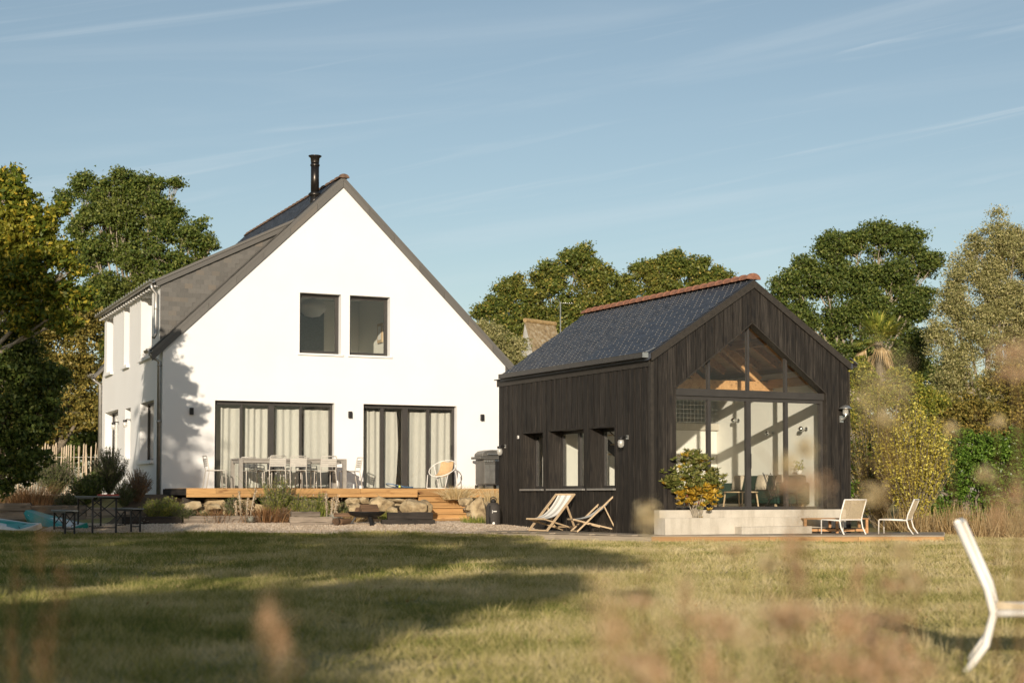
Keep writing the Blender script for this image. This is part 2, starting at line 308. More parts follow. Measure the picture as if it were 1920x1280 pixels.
# ---- mesh building
class MB:
    def __init__(s): s.v = []; s.f = []
    def quad(s, *p):
        i = len(s.v); s.v += [tuple(q) for q in p]; s.f.append(tuple(range(i, i+len(p)))); return s
    def box(s, x0, x1, y0, y1, z0, z1):
        i = len(s.v); s.v += [(x, y, z) for z in (z0, z1) for y in (y0, y1) for x in (x0, x1)]
        s.f += [tuple(i+k for k in q) for q in ((0, 2, 3, 1), (4, 5, 7, 6), (0, 1, 5, 4), (2, 6, 7, 3), (0, 4, 6, 2), (1, 3, 7, 5))]; return s
    def bar(s, a, b, w, h, up=(0, 0, 1)):
        """rectangular bar from a to b; w across, h along up"""
        a = Vector(a); b = Vector(b); d = (b-a).normalized(); u = Vector(up)
        sd = d.cross(u)
        if sd.length < 1e-4: sd = d.cross(Vector((1, 0, 0)))
        sd.normalize(); u = sd.cross(d).normalized(); i = len(s.v)
        for p in (a, b):
            for q, r in ((-1, -1), (1, -1), (1, 1), (-1, 1)): s.v.append(tuple(p+sd*(q*w/2)+u*(r*h/2)))
        s.f += [tuple(i+k for k in q) for q in ((0, 3, 2, 1), (4, 5, 6, 7), (0, 1, 5, 4), (1, 2, 6, 5), (2, 3, 7, 6), (3, 0, 4, 7))]; return s
    def tube(s, pts, r, n=6, cap=True):
        pts = [Vector(p) for p in pts]; m = len(pts)
        rad = r if isinstance(r, (list, tuple)) else [r]*m
        base = len(s.v); prev = None
        for k, p in enumerate(pts):
            d = (pts[min(k+1, m-1)]-pts[max(k-1, 0)]).normalized()
            if prev is None:
                a = d.cross(Vector((0, 0, 1)))
                if a.length < 0.05: a = d.cross(Vector((1, 0, 0)))
            else: a = prev-d*prev.dot(d)
            a.normalize(); b = d.cross(a); prev = a
            for j in range(n):
                t = 2*math.pi*j/n; s.v.append(tuple(p+(a*math.cos(t)+b*math.sin(t))*rad[k]))
        for k in range(m-1):
            for j in range(n):
                j2 = (j+1) % n; s.f.append((base+k*n+j, base+k*n+j2, base+(k+1)*n+j2, base+(k+1)*n+j))
        if cap: s.f.append(tuple(base+j for j in range(n-1, -1, -1))); s.f.append(tuple(base+(m-1)*n+j for j in range(n)))
        return s
    def lathe(s, prof, n=20, c=(0, 0, 0)):
        base = len(s.v)
        for r, z in prof:
            for j in range(n): t = 2*math.pi*j/n; s.v.append((c[0]+r*math.cos(t), c[1]+r*math.sin(t), c[2]+z))
        for k in range(len(prof)-1):
            for j in range(n):
                j2 = (j+1) % n; s.f.append((base+k*n+j, base+k*n+j2, base+(k+1)*n+j2, base+(k+1)*n+j))
        return s
    def prism(s, poly, depth, fn=lambda u, v, w: (u, w, v)):
        """extrude a polygon in (u,v) by depth along w"""
        n = len(poly); i = len(s.v)
        s.v += [fn(u, v, 0) for u, v in poly]+[fn(u, v, depth) for u, v in poly]
        s.f.append(tuple(range(i, i+n))); s.f.append(tuple(range(i+2*n-1, i+n-1, -1)))
        for k in range(n): k2 = (k+1) % n; s.f.append((i+k, i+n+k, i+n+k2, i+k2))
        return s
    def panel(s, outer, holes, depth, fn):
        """wall panel with openings: outer polygon and hole polygons in (u,v), thickness along w"""
        loops = [outer]+holes
        tris = geometry.tessellate_polygon([[Vector((u, v, 0)) for u, v in lp] for lp in loops])
        flat = [p for lp in loops for p in lp]; n = len(flat); i = len(s.v)
        s.v += [fn(u, v, 0) for u, v in flat]+[fn(u, v, depth) for u, v in flat]
        for t in tris: s.f.append(tuple(i+k for k in t)); s.f.append(tuple(i+n+k for k in reversed(t)))
        o = 0
        for lp in loops:
            m = len(lp)
            for k in range(m): k2 = (k+1) % m; s.f.append((i+o+k, i+o+k2, i+n+o+k2, i+n+o+k))
            o += m
        return s
    def mesh(s, name, smooth=False):
        me = bpy.data.meshes.new(name); me.from_pydata(s.v, [], s.f); bm = bmesh.new(); bm.from_mesh(me)
        bmesh.ops.recalc_face_normals(bm, faces=bm.faces[:]); bm.to_mesh(me); bm.free()
        if smooth: me.polygons.foreach_set('use_smooth', [True]*len(me.polygons))
        return me
    def build(s, name, mat, parent=None, smooth=False, bevel=0.0, loc=None, kind=None):
        return link(name, s.mesh(name, smooth), mat, parent, bevel, loc, kind)

def link(name, me, mat, parent=None, bevel=0.0, loc=None, kind=None):
    if mat and not me.materials: me.materials.append(MATS[mat] if isinstance(mat, str) else mat)
    o = bpy.data.objects.new(name, me); C.objects.link(o)
    if parent: o.parent = parent
    if loc is not None: o.location = loc
    if kind: o['kind'] = kind
    if bevel:
        b = o.modifiers.new('bevel', 'BEVEL'); b.width = bevel; b.segments = 2; b.limit_method = 'ANGLE'
    return o
def tag(o, label, cat, group=None):
    o['label'] = label; o['category'] = cat
    if group: o['group'] = group
    return o
def thing(name, label, cat, loc=(0, 0, 0), rotz=0.0, group=None):
    o = bpy.data.objects.new(name, None); C.objects.link(o); o.empty_display_size = 0.2
    o.location = loc; o.rotation_euler = (0, 0, rotz)
    return tag(o, label, cat, group)
def copy_tree(o, parent=None):
    c = o.copy(); C.objects.link(c)
    if parent: c.parent = parent
    for ch in [x for x in o.children]: copy_tree(ch, c)
    return c
def dup(o, loc, rotz, label):
    c = copy_tree(o); c.location = loc; c.rotation_euler = (0, 0, rotz); c['label'] = label; return c
def struct(o): o['kind'] = 'structure'; return o

def npmesh(name, V, F, mat, parent=None, rnd=None, loc=None, kind=None, smooth=False):
    """fast mesh from numpy arrays; F is (n,3) or (n,4); rnd a value per face"""
    me = bpy.data.meshes.new(name); k = F.shape[1]
    me.vertices.add(len(V)); me.vertices.foreach_set('co', V.astype(np.float32).ravel())
    me.loops.add(F.size); me.loops.foreach_set('vertex_index', F.astype(np.int32).ravel())
    me.polygons.add(len(F)); me.polygons.foreach_set('loop_start', np.arange(0, F.size, k, dtype=np.int32))
    me.polygons.foreach_set('loop_total', np.full(len(F), k, dtype=np.int32))
    if smooth: me.polygons.foreach_set('use_smooth', np.ones(len(F), dtype=bool))
    if rnd is not None:
        a = me.attributes.new('rnd', 'FLOAT', 'FACE'); a.data.foreach_set('value', rnd.astype(np.float32))
    me.update(calc_edges=True)
    return link(name, me, mat, parent, 0, loc, kind)
def unit(n):
    v = rng.normal(size=(n, 3)); return v/np.linalg.norm(v, axis=1, keepdims=True)
def leaf_arrays(cen, size, ratio=0.5, udir=None, ubias=0.0):
    n = len(cen); u = unit(n)
    if udir is not None: u = u*(1-ubias)+udir*ubias; u /= np.linalg.norm(u, axis=1, keepdims=True)
    w = unit(n); v = np.cross(u, w); v /= np.linalg.norm(v, axis=1, keepdims=True)+1e-9
    s = np.broadcast_to(np.asarray(size, float), (n,))[:, None]; h = u*s*0.5; g = v*s*ratio*0.5
    nn = np.cross(u, v)*s*0.12
    V = np.stack([cen-h, cen+g-h*0.1+nn, cen+h, cen-g-h*0.1+nn], 1).reshape(-1, 3)
    return V, np.arange(4*n).reshape(n, 4)
def leaf_tris(cen, size, ratio=0.6):
    n = len(cen); u = unit(n); v = np.cross(u, unit(n)); v /= np.linalg.norm(v, axis=1, keepdims=True)+1e-9
    s = np.broadcast_to(np.asarray(size, float), (n,))[:, None]; h = u*s*0.5; g = v*s*ratio*0.5
    return np.stack([cen-h*.7+g, cen-h*.7-g, cen+h], 1).reshape(-1, 3), np.arange(3*n).reshape(n, 3)
def blade_arrays(root, tip, width):
    """thin triangles from root to tip with a bend"""
    n = len(root); d = tip-root; s = np.cross(d, unit(n)); s /= np.linalg.norm(s, axis=1, keepdims=True)+1e-9
    w = np.broadcast_to(np.asarray(width, float), (n,))[:, None]
    V = np.stack([root-s*w/2, root+s*w/2, tip], 1).reshape(-1, 3)
    return V, np.arange(3*n).reshape(n, 3)
# ================================================================ ground
def yk(x):                       # line of the kerb in front of the planting bed
    x = np.asarray(x, float)
    return np.where(x > -8.6, 35.0+(x+8.6)*0.36, 35.0+(-8.6-x)*0.35)
def hgt(x, y):
    x = np.asarray(x, float); y = np.asarray(y, float)
    L = sstep(2.0, -1.5, x)
    h = 0.24*sstep(31.8, 35.6, y)*L+0.10*sstep(31.5, 36, y)*(1-L)
    h = h+0.66*sstep(0.1, 3.2, y-yk(x))*sstep(0.4, -1.2, x)
    h = h+0.5*sstep(35, 48, y)*sstep(8.5, 12, x)
    h = h+0.03*np.sin(x*0.7+1)*np.sin(y*0.45)*sstep(31, 27, y)
    return h
def H(x, y): return float(hgt(x, y))
gx = np.unique(np.concatenate([np.linspace(-400, -30, 14), np.linspace(-30, -14, 13), np.linspace(-14, 14, 113), np.linspace(14, 30, 13), np.linspace(30, 400, 14)]))
gy = np.unique(np.concatenate([np.linspace(-160, -10, 10), np.linspace(-10, 28, 40), np.linspace(28, 50, 89), np.linspace(50, 90, 17), np.linspace(90, 900, 16)]))
X, Y = np.meshgrid(gx, gy); V = np.stack([X.ravel(), Y.ravel(), hgt(X, Y).ravel()], 1)
nx, ny = len(gx), len(gy); ii = np.arange(nx*ny).reshape(ny, nx)
F = np.stack([ii[:-1, :-1].ravel(), ii[:-1, 1:].ravel(), ii[1:, 1:].ravel(), ii[1:, :-1].ravel()], 1)
lawn = struct(npmesh('lawn', V, F, 'lawn', smooth=True))

def lawn_edge(x): return 33.35+0.10*np.sin(np.asarray(x)*2.1)+0.05*np.sin(np.asarray(x)*5.3)
# gravel sheet between the lawn and the kerb
xs = np.linspace(-10.2, 0.6, 90); vs_ = np.linspace(0, 1, 12); V = []; 
for v in vs_:
    ye = lawn_edge(xs); yb = np.where(xs > -2.6, 40.5, yk(xs)+0.1); yy = ye+(yb-ye)*v
    V.append(np.stack([xs, yy, hgt(xs, yy)+0.02-0.028*(v < .01)], 1))
V = np.concatenate(V); ii = np.arange(len(V)).reshape(12, 90)
F = np.stack([ii[:-1, :-1].ravel(), ii[:-1, 1:].ravel(), ii[1:, 1:].ravel(), ii[1:, :-1].ravel()], 1)
struct(npmesh('gravel_path', V, F, 'gravel'))
n = 30000; px = rng.uniform(-10, 0.5, n); ye = lawn_edge(px)-0.08; yb = np.where(px > -2.6, 38.5, yk(px)); py = ye+(yb-ye)*rng.random(n)**1.3
pc = np.stack([px, py, hgt(px, py)+0.022], 1); r_ = rng.uniform(0.010, 0.024, n)
oc = np.array([(1, 0, 0), (0, 1, 0), (-1, 0, 0), (0, -1, 0), (0, 0, 1.1), (0, 0, -.7)])
V = (pc[:, None]+oc[None]*r_[:, None, None]*rng.uniform(.7, 1.3, (n, 6, 1))).reshape(-1, 3)
of = np.array([(0, 1, 4), (1, 2, 4), (2, 3, 4), (3, 0, 4)]); F = (np.arange(n)[:, None, None]*6+of[None]).reshape(-1, 3)
o = npmesh('gravel', V, F, 'pebble', rnd=np.repeat(rng.random(n), 4), kind='stuff'); tag(o, 'pale gravel spread between the lawn and the timber kerb', 'gravel')

# dry soil of the planting bed
xs = np.linspace(-9.2, -2.4, 60); V = []
for v in np.linspace(0, 1, 8):
    yy = yk(xs)+0.06+v*3.2; V.append(np.stack([xs, yy, hgt(xs, yy)+0.03], 1))
V = np.concatenate(V); ii = np.arange(len(V)).reshape(8, 60)
F = np.stack([ii[:-1, :-1].ravel(), ii[:-1, 1:].ravel(), ii[1:, 1:].ravel(), ii[1:, :-1].ravel()], 1)
struct(npmesh('planting_bed', V, F, 'soil', smooth=True))
# grass: short blades over the lawn in view
def grass(n, ylo, yhi, hmin, hmax, wid):
    y = ylo+(yhi-ylo)*rng.random(n)**0.8; x = (rng.random(n)*2-1)*(0.36*y+0.8)
    ok = np.where(x < 0.6, y < lawn_edge(x)+0.03, (y < 29.75) | ((x > 8.6) & (y < 34.5)))
    x, y = x[ok], y[ok]; n = len(x); root = np.stack([x, y, hgt(x, y)-0.004], 1)
    hh = rng.uniform(hmin, hmax, n)*(0.75+0.5*np.sin(x*1.7)*np.sin(y*1.3)**2); le = rng.normal(size=(n, 2))*hh[:, None]*0.6
    tip = root+np.stack([le[:, 0], le[:, 1], hh], 1)
    return blade_arrays(root, tip, wid*(0.6+y/22))+(rng.random(n),)
parts = [grass(230000, 7.2, 17, 0.04, 0.095, 0.006), grass(230000, 17, 34.6, 0.045, 0.10, 0.010), grass(40000, 31.5, 33.3, 0.05, 0.13, 0.008)]
def tufts(n, per):
    y = 7.5+25*rng.random(n)**.8; x = (rng.random(n)*2-1)*(0.36*y+0.8); ok = np.where(x < 0.6, y < lawn_edge(x)-.1, y < 29.6); x, y = x[ok], y[ok]; n = len(x)
    c = np.repeat(np.stack([x, y, hgt(x, y)], 1), per, 0); root = c+rng.normal(size=(n*per, 3))*np.array((.035, .035, 0)); hh = np.repeat(rng.uniform(.06, .16, n), per)*rng.uniform(.5, 1, n*per)
    tip = root+np.concatenate([(root-c)[:, :2]*1.2+rng.normal(size=(n*per, 2))*.02, hh[:, None]], 1)
    return blade_arrays(root, tip, .007*(.6+np.repeat(y, per)/22))+(np.clip(np.repeat(rng.random(n), per)*.8+rng.random(n*per)*.2, 0, 1),)
parts.append(tufts(3600, 16))
V = np.concatenate([p[0] for p in parts]); off = np.cumsum([0]+[len(p[0]) for p in parts[:-1]])
F = np.concatenate([p[1]+o for p, o in zip(parts, off)]); rn = np.concatenate([p[2] for p in parts])
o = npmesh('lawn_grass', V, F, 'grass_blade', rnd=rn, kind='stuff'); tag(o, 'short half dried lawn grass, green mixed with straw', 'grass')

n = 900; y = 8+24*rng.random(n)**.8; x = (rng.random(n)*2-1)*(0.36*y+.6); ok = np.where(x < .6, y < 33, y < 29.6); x, y = x[ok], y[ok]
V, F = leaf_arrays(np.stack([x, y, hgt(x, y)+.05], 1), rng.uniform(.02, .038, len(x)), .6); o = npmesh('fallen_leaves', V, F, 'dry_grass', None, rng.random(len(x)), kind='stuff'); tag(o, 'scattered fallen leaves and small pale flowers on the lawn', 'leaves')
# ================================================================ white house
WY = 0.4176; WL = (-8.673, 38.653)
wc, ws = math.cos(WY), math.sin(WY)
def WW(X, Y, Z): return Vector((WL[0]+wc*X-ws*Y, WL[1]+ws*X+wc*Y, Z))
house = thing('white_house', 'white rendered gabled house with slate roof, side dormer and two patio doors', 'house', (*WL, 0), WY)
G = 9.288; zE = 4.652; zER = 4.5725; zA = 9.118; DK = 1.072; YL = 9.08; XM = G/2
kL = (zA-zE)/XM; kR = (zA-zER)/XM
rect = lambda u0, u1, v0, v1: [(u0, v0), (u1, v0), (u1, v1), (u0, v1)]
fX = lambda u, v, w: (u, w, v)                    # front wall: u=X v=Z depth +Y
fL = lambda u, v, w: (w, u, v)                    # left wall: u=Y v=Z depth +X
D1 = (1.319, 4.445); D2 = (5.239, 7.864); DT = 3.291; U1 = (3.504, 4.611); U2 = (4.853, 5.962); UT = 6.127; UB = 4.565
m = MB().panel([(0, 0.3), (G, 0.3), (G, zER), (XM, zA), (0, zE)], [rect(*D1, DK-.03, DT), rect(*D2, DK-.03, DT), rect(*U1, UB, UT), rect(*U2, UB, UT)], 0.34, fX)
m.build('wall', 'plaster', house)['label'] = 'white gable wall facing the lawn'
LW = {'w1': (7.22, 8.30, 4.50, 6.14), 'w2': (4.60, 5.42, 4.50, 6.14), 'w3': (1.45, 2.92, 4.50, 6.14), 'door': (6.25, 8.5, 1.05, 3.35), 'slot': (4.3, 5.15, 1.9, 3.30), 'lw': (1.07, 2.92, 1.80, 3.33)}
m = MB().panel([(0.345, 0.3), (YL, 0.3), (YL, zE), (8.72, zE), (8.72, 6.2), (0.385, 6.2), (0.345, zE)], [rect(*LW[k]) for k in LW], 0.36, fL)
m.build('wall', 'plaster', house)['label'] = 'white side wall with tall narrow windows'
m = MB().box(G-.34, G, .345, YL, .3, zER-.02); m.build('wall', 'plaster', house)
m = MB().prism([(0.36, .3), (G-.345, .3), (G-.345, zER-.3), (XM, zA-.3), (.36, zE-.3)], .3, lambda u, v, w: (u, YL-.32+w, v)); m.build('wall', 'plaster', house)
# floors, ceilings and inner walls seen through the windows
MB().box(.37, G-.35, .35, YL-.33, .9, 1.05).build('floor', 'light_wood', house)
MB().box(.37, G-.35, .35, YL-.33, 3.75, 4.2).build('floor', 'interior_plaster', house)
MB().box(.37, G-.35, 3.9, 4.0, 1.06, 3.74).build('inner_wall', 'interior_plaster', house)
MB().box(2.2, 7.0, 4.6, 4.7, 4.21, 6.55).build('inner_wall', 'interior_plaster', house)
MB().box(6.62, 6.72, .35, 4.59, 4.21, 6.55).build('inner_wall', 'interior_plaster', house)
MB().box(2.2, 2.3, .35, 4.59, 4.21, 6.55).build('inner_wall', 'interior_plaster', house)
MB().box(2.2, 7.0, .36, 4.7, 6.56, 6.62).build('inner_ceiling', 'interior_plaster', house)
MB().box(4.75, 4.83, 2.1, 3.88, 1.06, 3.74).build('inner_wall', 'interior_plaster', house)
pf = thing('picture_frame', 'small framed picture on the sunlit wall inside the right upstairs window', 'picture', WW(6.6, 2.6, 5.45), WY)
MB().box(-.03, .005, -.2, .2, -.27, .27).box(-.034, -.028, -.155, .155, -.22, .22).build('frame', 'light_wood', pf)
MB().box(-.037, -.0345, -.13, .13, -.19, .19).build('print', 'paper_white', pf)

pd = thing('paper_pendant', 'large pale paper pendant lamp inside the left upstairs window', 'lamp', WW(4.35, 1.7, 5.95), WY)
MB().lathe([(0, -.26), (.2, -.22), (.36, -.06), (.38, .05), (.25, .2), (.08, .26)], 24).build('shade', 'paper_white', pd, True); MB().tube([(0, 0, .25), (0, 0, .6)], .01, 6).build('cord', 'black_metal', pd)
dr = MB().box(4.75, 5.55, 4.56, 4.598, 4.22, 6.2).build('inner_door', 'bench_wood_grey', house)
def window(parent, x0, x1, z0, z1, y, fr=.06, name='window', sill=True, handle=False):
    w = bpy.data.objects.new(name, None); C.objects.link(w); w.parent = parent
    MB().box(x0, x0+fr, y, y+.07, z0, z1).box(x1-fr, x1, y, y+.07, z0, z1).box(x0+fr, x1-fr, y, y+.07, z1-fr, z1).box(x0+fr, x1-fr, y, y+.07, z0, z0+fr).build('frame', 'aluminium_dark', w)
    s = fr+.028
    MB().box(x0+fr, x0+s, y+.015, y+.06, z0+fr, z1-fr).box(x1-s, x1-fr, y+.015, y+.06, z0+fr, z1-fr).box(x0+s, x1-s, y+.015, y+.06, z1-s, z1-fr).box(x0+s, x1-s, y+.015, y+.06, z0+fr, z0+s).build('sash', 'aluminium_dark', w)
    MB().box(x0+s, x1-s, y+.03, y+.036, z0+s, z1-s).build('pane', 'glass', w)
    return w
for (a, b) in (U1, U2):
    w = window(house, a, b, UB, UT, .20)
    MB().box(a-.05, b+.06, -.05, .20, UB-.055, UB-.002).build('sill', 'plaster', w, bevel=.008)
def patio(x0, x1, mull, label):
    d = bpy.data.objects.new('patio_door', None); C.objects.link(d); d.parent = house; d['label'] = label
    y = .17; f = .07
    MB().box(x0, x0+f, y, y+.12, DK-.03, DT).box(x1-f, x1, y, y+.12, DK-.03, DT).box(x0+f, x1-f, y, y+.12, DT-.09, DT).box(x0+f, x1-f, y, y+.12, DK-.03, DK+.03).build('frame', 'aluminium_dark', d)
    edges = [x0+f]+[q for a, w in mull for q in (a-w/2, a+w/2)]+[x1-f]
    for a, w in mull:
        MB().box(a-w/2, a+w/2, y+.01, y+.09, DK+.03, DT-.09).build('mullion', 'aluminium_dark', d)
    for k in range(0, len(edges), 2):
        MB().box(edges[k], edges[k+1], y+.05, y+.056, DK+.03, DT-.09).build('pane', 'glass', d)
    xm = x1-f-.02
    MB().box(xm, xm+.025, y-.03, y-.001, 1.95, 2.25).build('handle', 'black_metal', d)
patio(*D1, [(2.04, .055), (2.815, .15), (3.60, .055)], 'wide four-panel dark framed patio door behind the dining table')
patio(*D2, [(5.815, .09), (6.46, .16), (7.11, .08)], 'dark framed patio door with curtains parted in the middle')
def curtain(X0, X1, label, seed, y=.46, gather=0):
    r = random.Random(seed); n = 46; m = MB(); rows = [1.08, 1.5, 2.2, 2.85, 3.10, 3.14]
    ph = r.uniform(0, 6); fq = r.uniform(20, 24)
    for zi, z in enumerate(rows):
        for i in range(n):
            t = i/(n-1); x = X0+(X1-X0)*t
            if gather: x += gather*math.sin((z-1.1)*1.4)*(.2+.8*t)*.06
            wv = math.sin(x*fq*1.3+ph+1.3*math.sin(x*7+seed)+.5*math.sin(z*.9+seed))*(.017+.010*math.sin(x*4+seed*2))*(1 if zi < 4 else 1.2)+.012*math.sin(z*1.3+x*9)
            m.v.append((x, wv, z-(.02*abs(math.sin(x*fq/2+ph)) if zi == 5 else 0)-y*0))
    for zi in range(len(rows)-1):
        for i in range(n-1): a = zi*n+i; m.f.append((a, a+1, a+n+1, a+n))
    o = m.build('curtain', 'linen', None, True); o.location = WW(0, y, 0); o.rotation_euler = (0, 0, WY)
    tag(o, label, 'curtain', 'linen curtains in the patio doors'); return o
curtain(1.57, 2.11, 'linen curtain behind the leftmost pane of the left patio door', 1)
curtain(2.19, 2.85, 'linen curtain behind the second pane of the left patio door', 2)
curtain(3.00, 3.68, 'linen curtain behind the third pane of the left patio door', 3)
curtain(3.75, 4.46, 'linen curtain behind the rightmost pane of the left patio door', 4)
curtain(5.41, 5.88, 'linen curtain at the left edge of the right patio door', 5)
curtain(5.96, 6.30, 'narrow linen curtain drawn back left of the gap in the right patio door', 6, gather=1)
curtain(6.64, 7.18, 'linen curtain right of the gap in the right patio door', 7)
curtain(7.25, 7.90, 'linen curtain behind the round rattan chair', 8)
sh = thing('ladder_shelf', 'narrow wooden shelf with jars seen through the gap between curtains', 'shelf', WW(6.40, 1.2, 1.055), WY)
for x in (-.22, .22): MB().bar((x, .1, 0), (x*.8, .3, 1.55), .035, .05).build('upright', 'light_wood', sh)
for z in (.35, .75, 1.15): 
    s = MB().box(-.26, .26, .0, .3, z, z+.025).build('shelf_board', 'light_wood', sh)
    MB().lathe([(0, 0), (.05, 0), (.055, .1), (.03, .16), (.03, .2), (0, .2)], 10, (-.1, .12, z+.026)).lathe([(0, 0), (.06, 0), (.06, .13), (0, .13)], 10, (.1, .15, z+.026)).build('jar', 'chair_metal', s, True)

# roof
ro = bpy.data.objects.new('roof', None); C.objects.link(ro); ro.parent = house
zl = lambda X: zE+kL*X; zr = lambda X: zER+kR*(G-X)
def slopeslab(X0, X1, Y0, Y1, t0=.0, t1=.11, side=0):
    f = zl if side == 0 else zr
    return MB().prism([(X0, f(X0)+t0), (X1, f(X1)+t0), (X1, f(X1)+t1), (X0, f(X0)+t1)], Y1-Y0, lambda u, v, w: (u, Y0+w, v))
slopeslab(.02, XM, -.06, .378).build('roof_deck', 'slate_grey', ro)
slopeslab(.45, XM, .38, 8.74).build('roof_deck', 'slate_grey', ro)
slopeslab(.02, XM, 8.742, 10.0).build('roof_deck', 'slate_grey', ro)
slopeslab(-.28, .02, -.06, .38).build('roof_deck', 'slate_grey', ro)
slopeslab(-.28, .02, 8.74, 9.25).build('roof_deck', 'slate_grey', ro)
slopeslab(XM, G+.32, -.06, 10.0, side=1).build('roof_deck', 'slate_grey', ro)
# verge slates along the gable
L_ = math.hypot(XM, zA-zE)
for side in (0, 1):
    n = 7
    for i in range(n):
        t0, t1 = i/n+.0007, (i+1)/n-.0007
        if side == 0: pts = [(-.28+(XM+.28)*t, zl(-.28+(XM+.28)*t)) for t in (t0, t1)]
        else: pts = [(G+.32-(XM+.32)*t, zr(G+.32-(XM+.32)*t)) for t in (t0, t1)]
        (xa, za), (xb, zb) = pts; dz = .17
        MB().prism([(xa, za-dz), (xb, zb-dz), (xb, zb-.002), (xa, za-.002)], .035, lambda u, v, w: (u, -.058+w+.003*(i % 2), v)).build('verge_slate', 'slate_grey', ro)
def slate_rows(Ys, xs_, zf, w, gauge, t):
    """joined slates lying on a slope z=zf(X); slates run along Y"""
    V, F, rn = [], [], []
    return V, F, rn
# slates of the strip beside the dormer and of the upper slope, laid in courses
def lay_slates(name, X0, X1, Y0, Y1, f, k, w, gauge, parent, mat, nobj=0, clip=None):
    th = math.atan(k); cs, sn = math.cos(th), math.sin(th); sgn = 1
    rows = int((X1-X0)/cs/gauge); lst = []
    for r in range(rows):
        s0 = r*gauge; y = Y0-(w/2 if r % 2 else 0)
        while y < Y1:
            a, b = max(y, Y0), min(y+w, Y1); y += w
            if b-a < .03: continue
            xm_ = X0+(s0+gauge*.5)*cs
            if clip and not clip(xm_, (a+b)/2): continue
            lst.append((s0, a+.0015, b-.0015))
    V, F, rn = [], [], []
    def corner(s0, a, b, dz):
        q = []
        for ss, lift in ((s0-.004, .016), (s0+gauge*1.15, .008)):
            for yy in (a, b):
                for tt in (0, .007):
                    x = X0+ss*cs-(lift+tt+dz)*sn*sgn; z = f(X0)+ss*sn+(lift+tt+dz)*cs
                    q.append((x, yy, z))
        return q
    fc = ((0, 4, 6, 2), (1, 3, 7, 5), (0, 1, 5, 4), (2, 6, 7, 3), (0, 2, 3, 1), (4, 5, 7, 6))
    for j, (s0, a, b) in enumerate(lst):
        q = corner(s0, a, b, rng.uniform(0, .004)); i = len(V); V += q; F += [tuple(i+x for x in ff) for ff in fc]; rn += [rng.random()]*6
    return npmesh(name, np.array(V), np.array(F), mat, parent, np.array(rn), kind='stuff')
lay_slates('slates', -.28, 3.3, -.058, .37, lambda X: zl(X)+.11, kL, .15, .11, ro, 'slate_grey')
lay_slates('slates', 3.1, XM-.02, .37, 10.0, lambda X: zl(X)+.11, kL, .2, .11, ro, 'slate')
# ridge tiles
def ridge_mesh(L, r, col=True):
    m = MB(); n = 9; ring = []
    for (s, q) in ((0, r*1.22), (.05, r*1.22), (.055, r), (L, r*.97)):
        for j in range(n): t = math.pi*(j/(n-1)); m.v.append((q*math.cos(t)*1.1, s, q*math.sin(t)*.8))
    for k in range(3):
        for j in range(n-1): a = k*n+j; m.f.append((a, a+1, a+n+1, a+n))
    m.f.append(tuple(range(n))); m.f.append(tuple(range(4*n-1, 3*n-1, -1)))
    return m.mesh('ridge_tile', False)
me = ridge_mesh(.40, .11)
for i in range(25): link('ridge_tile', me, 'shaded_ridge', ro, loc=(XM, -.12+i*.405, zA+.06))
MB().lathe([(0, 0)], 3)
# dormer
dm = bpy.data.objects.new('dormer', None); C.objects.link(dm); dm.parent = house
kd = .497; zd = lambda X: 6.30+kd*X
MB().prism([(-.16, zd(-.16)), (3.62, zd(3.62)), (3.62, zd(3.62)+.07), (-.16, zd(-.16)+.07)], 8.64, lambda u, v, w: (u, .24+w, v)).build('dormer_roof', 'slate_grey', dm)
MB().prism([(-.12, zd(-.12)-.13), (3.16, zd(3.16)-.13), (3.42, zd(3.42)-.002), (-.12, zd(-.12)-.002)], .05, lambda u, v, w: (u, .262+w, v)).build('dormer_verge', 'slate_grey', dm)
MB().prism([(.0, zl(0)+.1), (3.1, zl(3.1)+.1), (3.1, zd(3.1)-.01), (.0, zd(0)-.01)], .04, lambda u, v, w: (u, .342+w, v)).build('cheek', 'slate_grey', dm)
for r in range(30):
    z0 = 4.70+r*.118
    x = -.11 if r % 2 else 0.0
    while x < 3.1:
        a, b = max(x, .005), x+.2; x += .2
        zt = z0+.125
        if zt > zd(a)-.06 or z0+.02 < zl(b)+.10 or b-a < .04: continue
        o = MB().box(a+.001, b-.001, 0, .007, 0, .125).build('slate', 'slate_grey', dm, loc=(0, .330+.002*(r % 2)+rng.uniform(-.001, .001), z0))
        o.rotation_euler = (.016, 0, 0)
# gutters and downpipes
def gutter(x, y0, y1, z, r, mat, parent):
    m = MB(); n = 7; prof = [(r*math.cos(t), r*math.sin(t)) for t in np.linspace(math.pi, 2*math.pi, n)]
    prof += [(r*.88*math.cos(t), r*.88*math.sin(t)) for t in np.linspace(2*math.pi, math.pi, n)]
    m.prism([(x+u, z+v) for u, v in prof], y1-y0, lambda u, v, w: (u, y0+w, v))
    y = y0+.1
    while y < y1-.05: m.bar((x-r*1.02, y, z+.01), (x+r*1.02, y, z+.035), .03, .012); m.bar((x-r*1.03, y, z-.02), (x-r*1.03, y, z+.04), .03, .008); y += .36
    return m.build('gutter', mat, parent)
gutter(-.22, .24, 8.86, 6.27, .07, 'zinc', dm)
gutter(-.33, -.08, .40, 4.50, .075, 'zinc', ro); gutter(-.33, 8.72, 9.3, 4.50, .075, 'zinc', ro)
for i in range(24): MB().box(-.15, 0, .42+i*.36, .52+i*.36, 6.13, 6.2).build('rafter_tail', 'plaster', dm)
MB().tube([(-.22, .42, 6.22), (-.2, .42, 6.08), (-.09, .43, 5.95), (-.09, .43, 4.95), (-.16, .38, 4.84)], .045, 10).tube([(-.09, .43, 5.55), (-.09, .43, 5.59)], .054, 10).tube([(-.09, .43, 5.1), (-.09, .43, 5.14)], .054, 10).build('downpipe', 'zinc', dm, True)
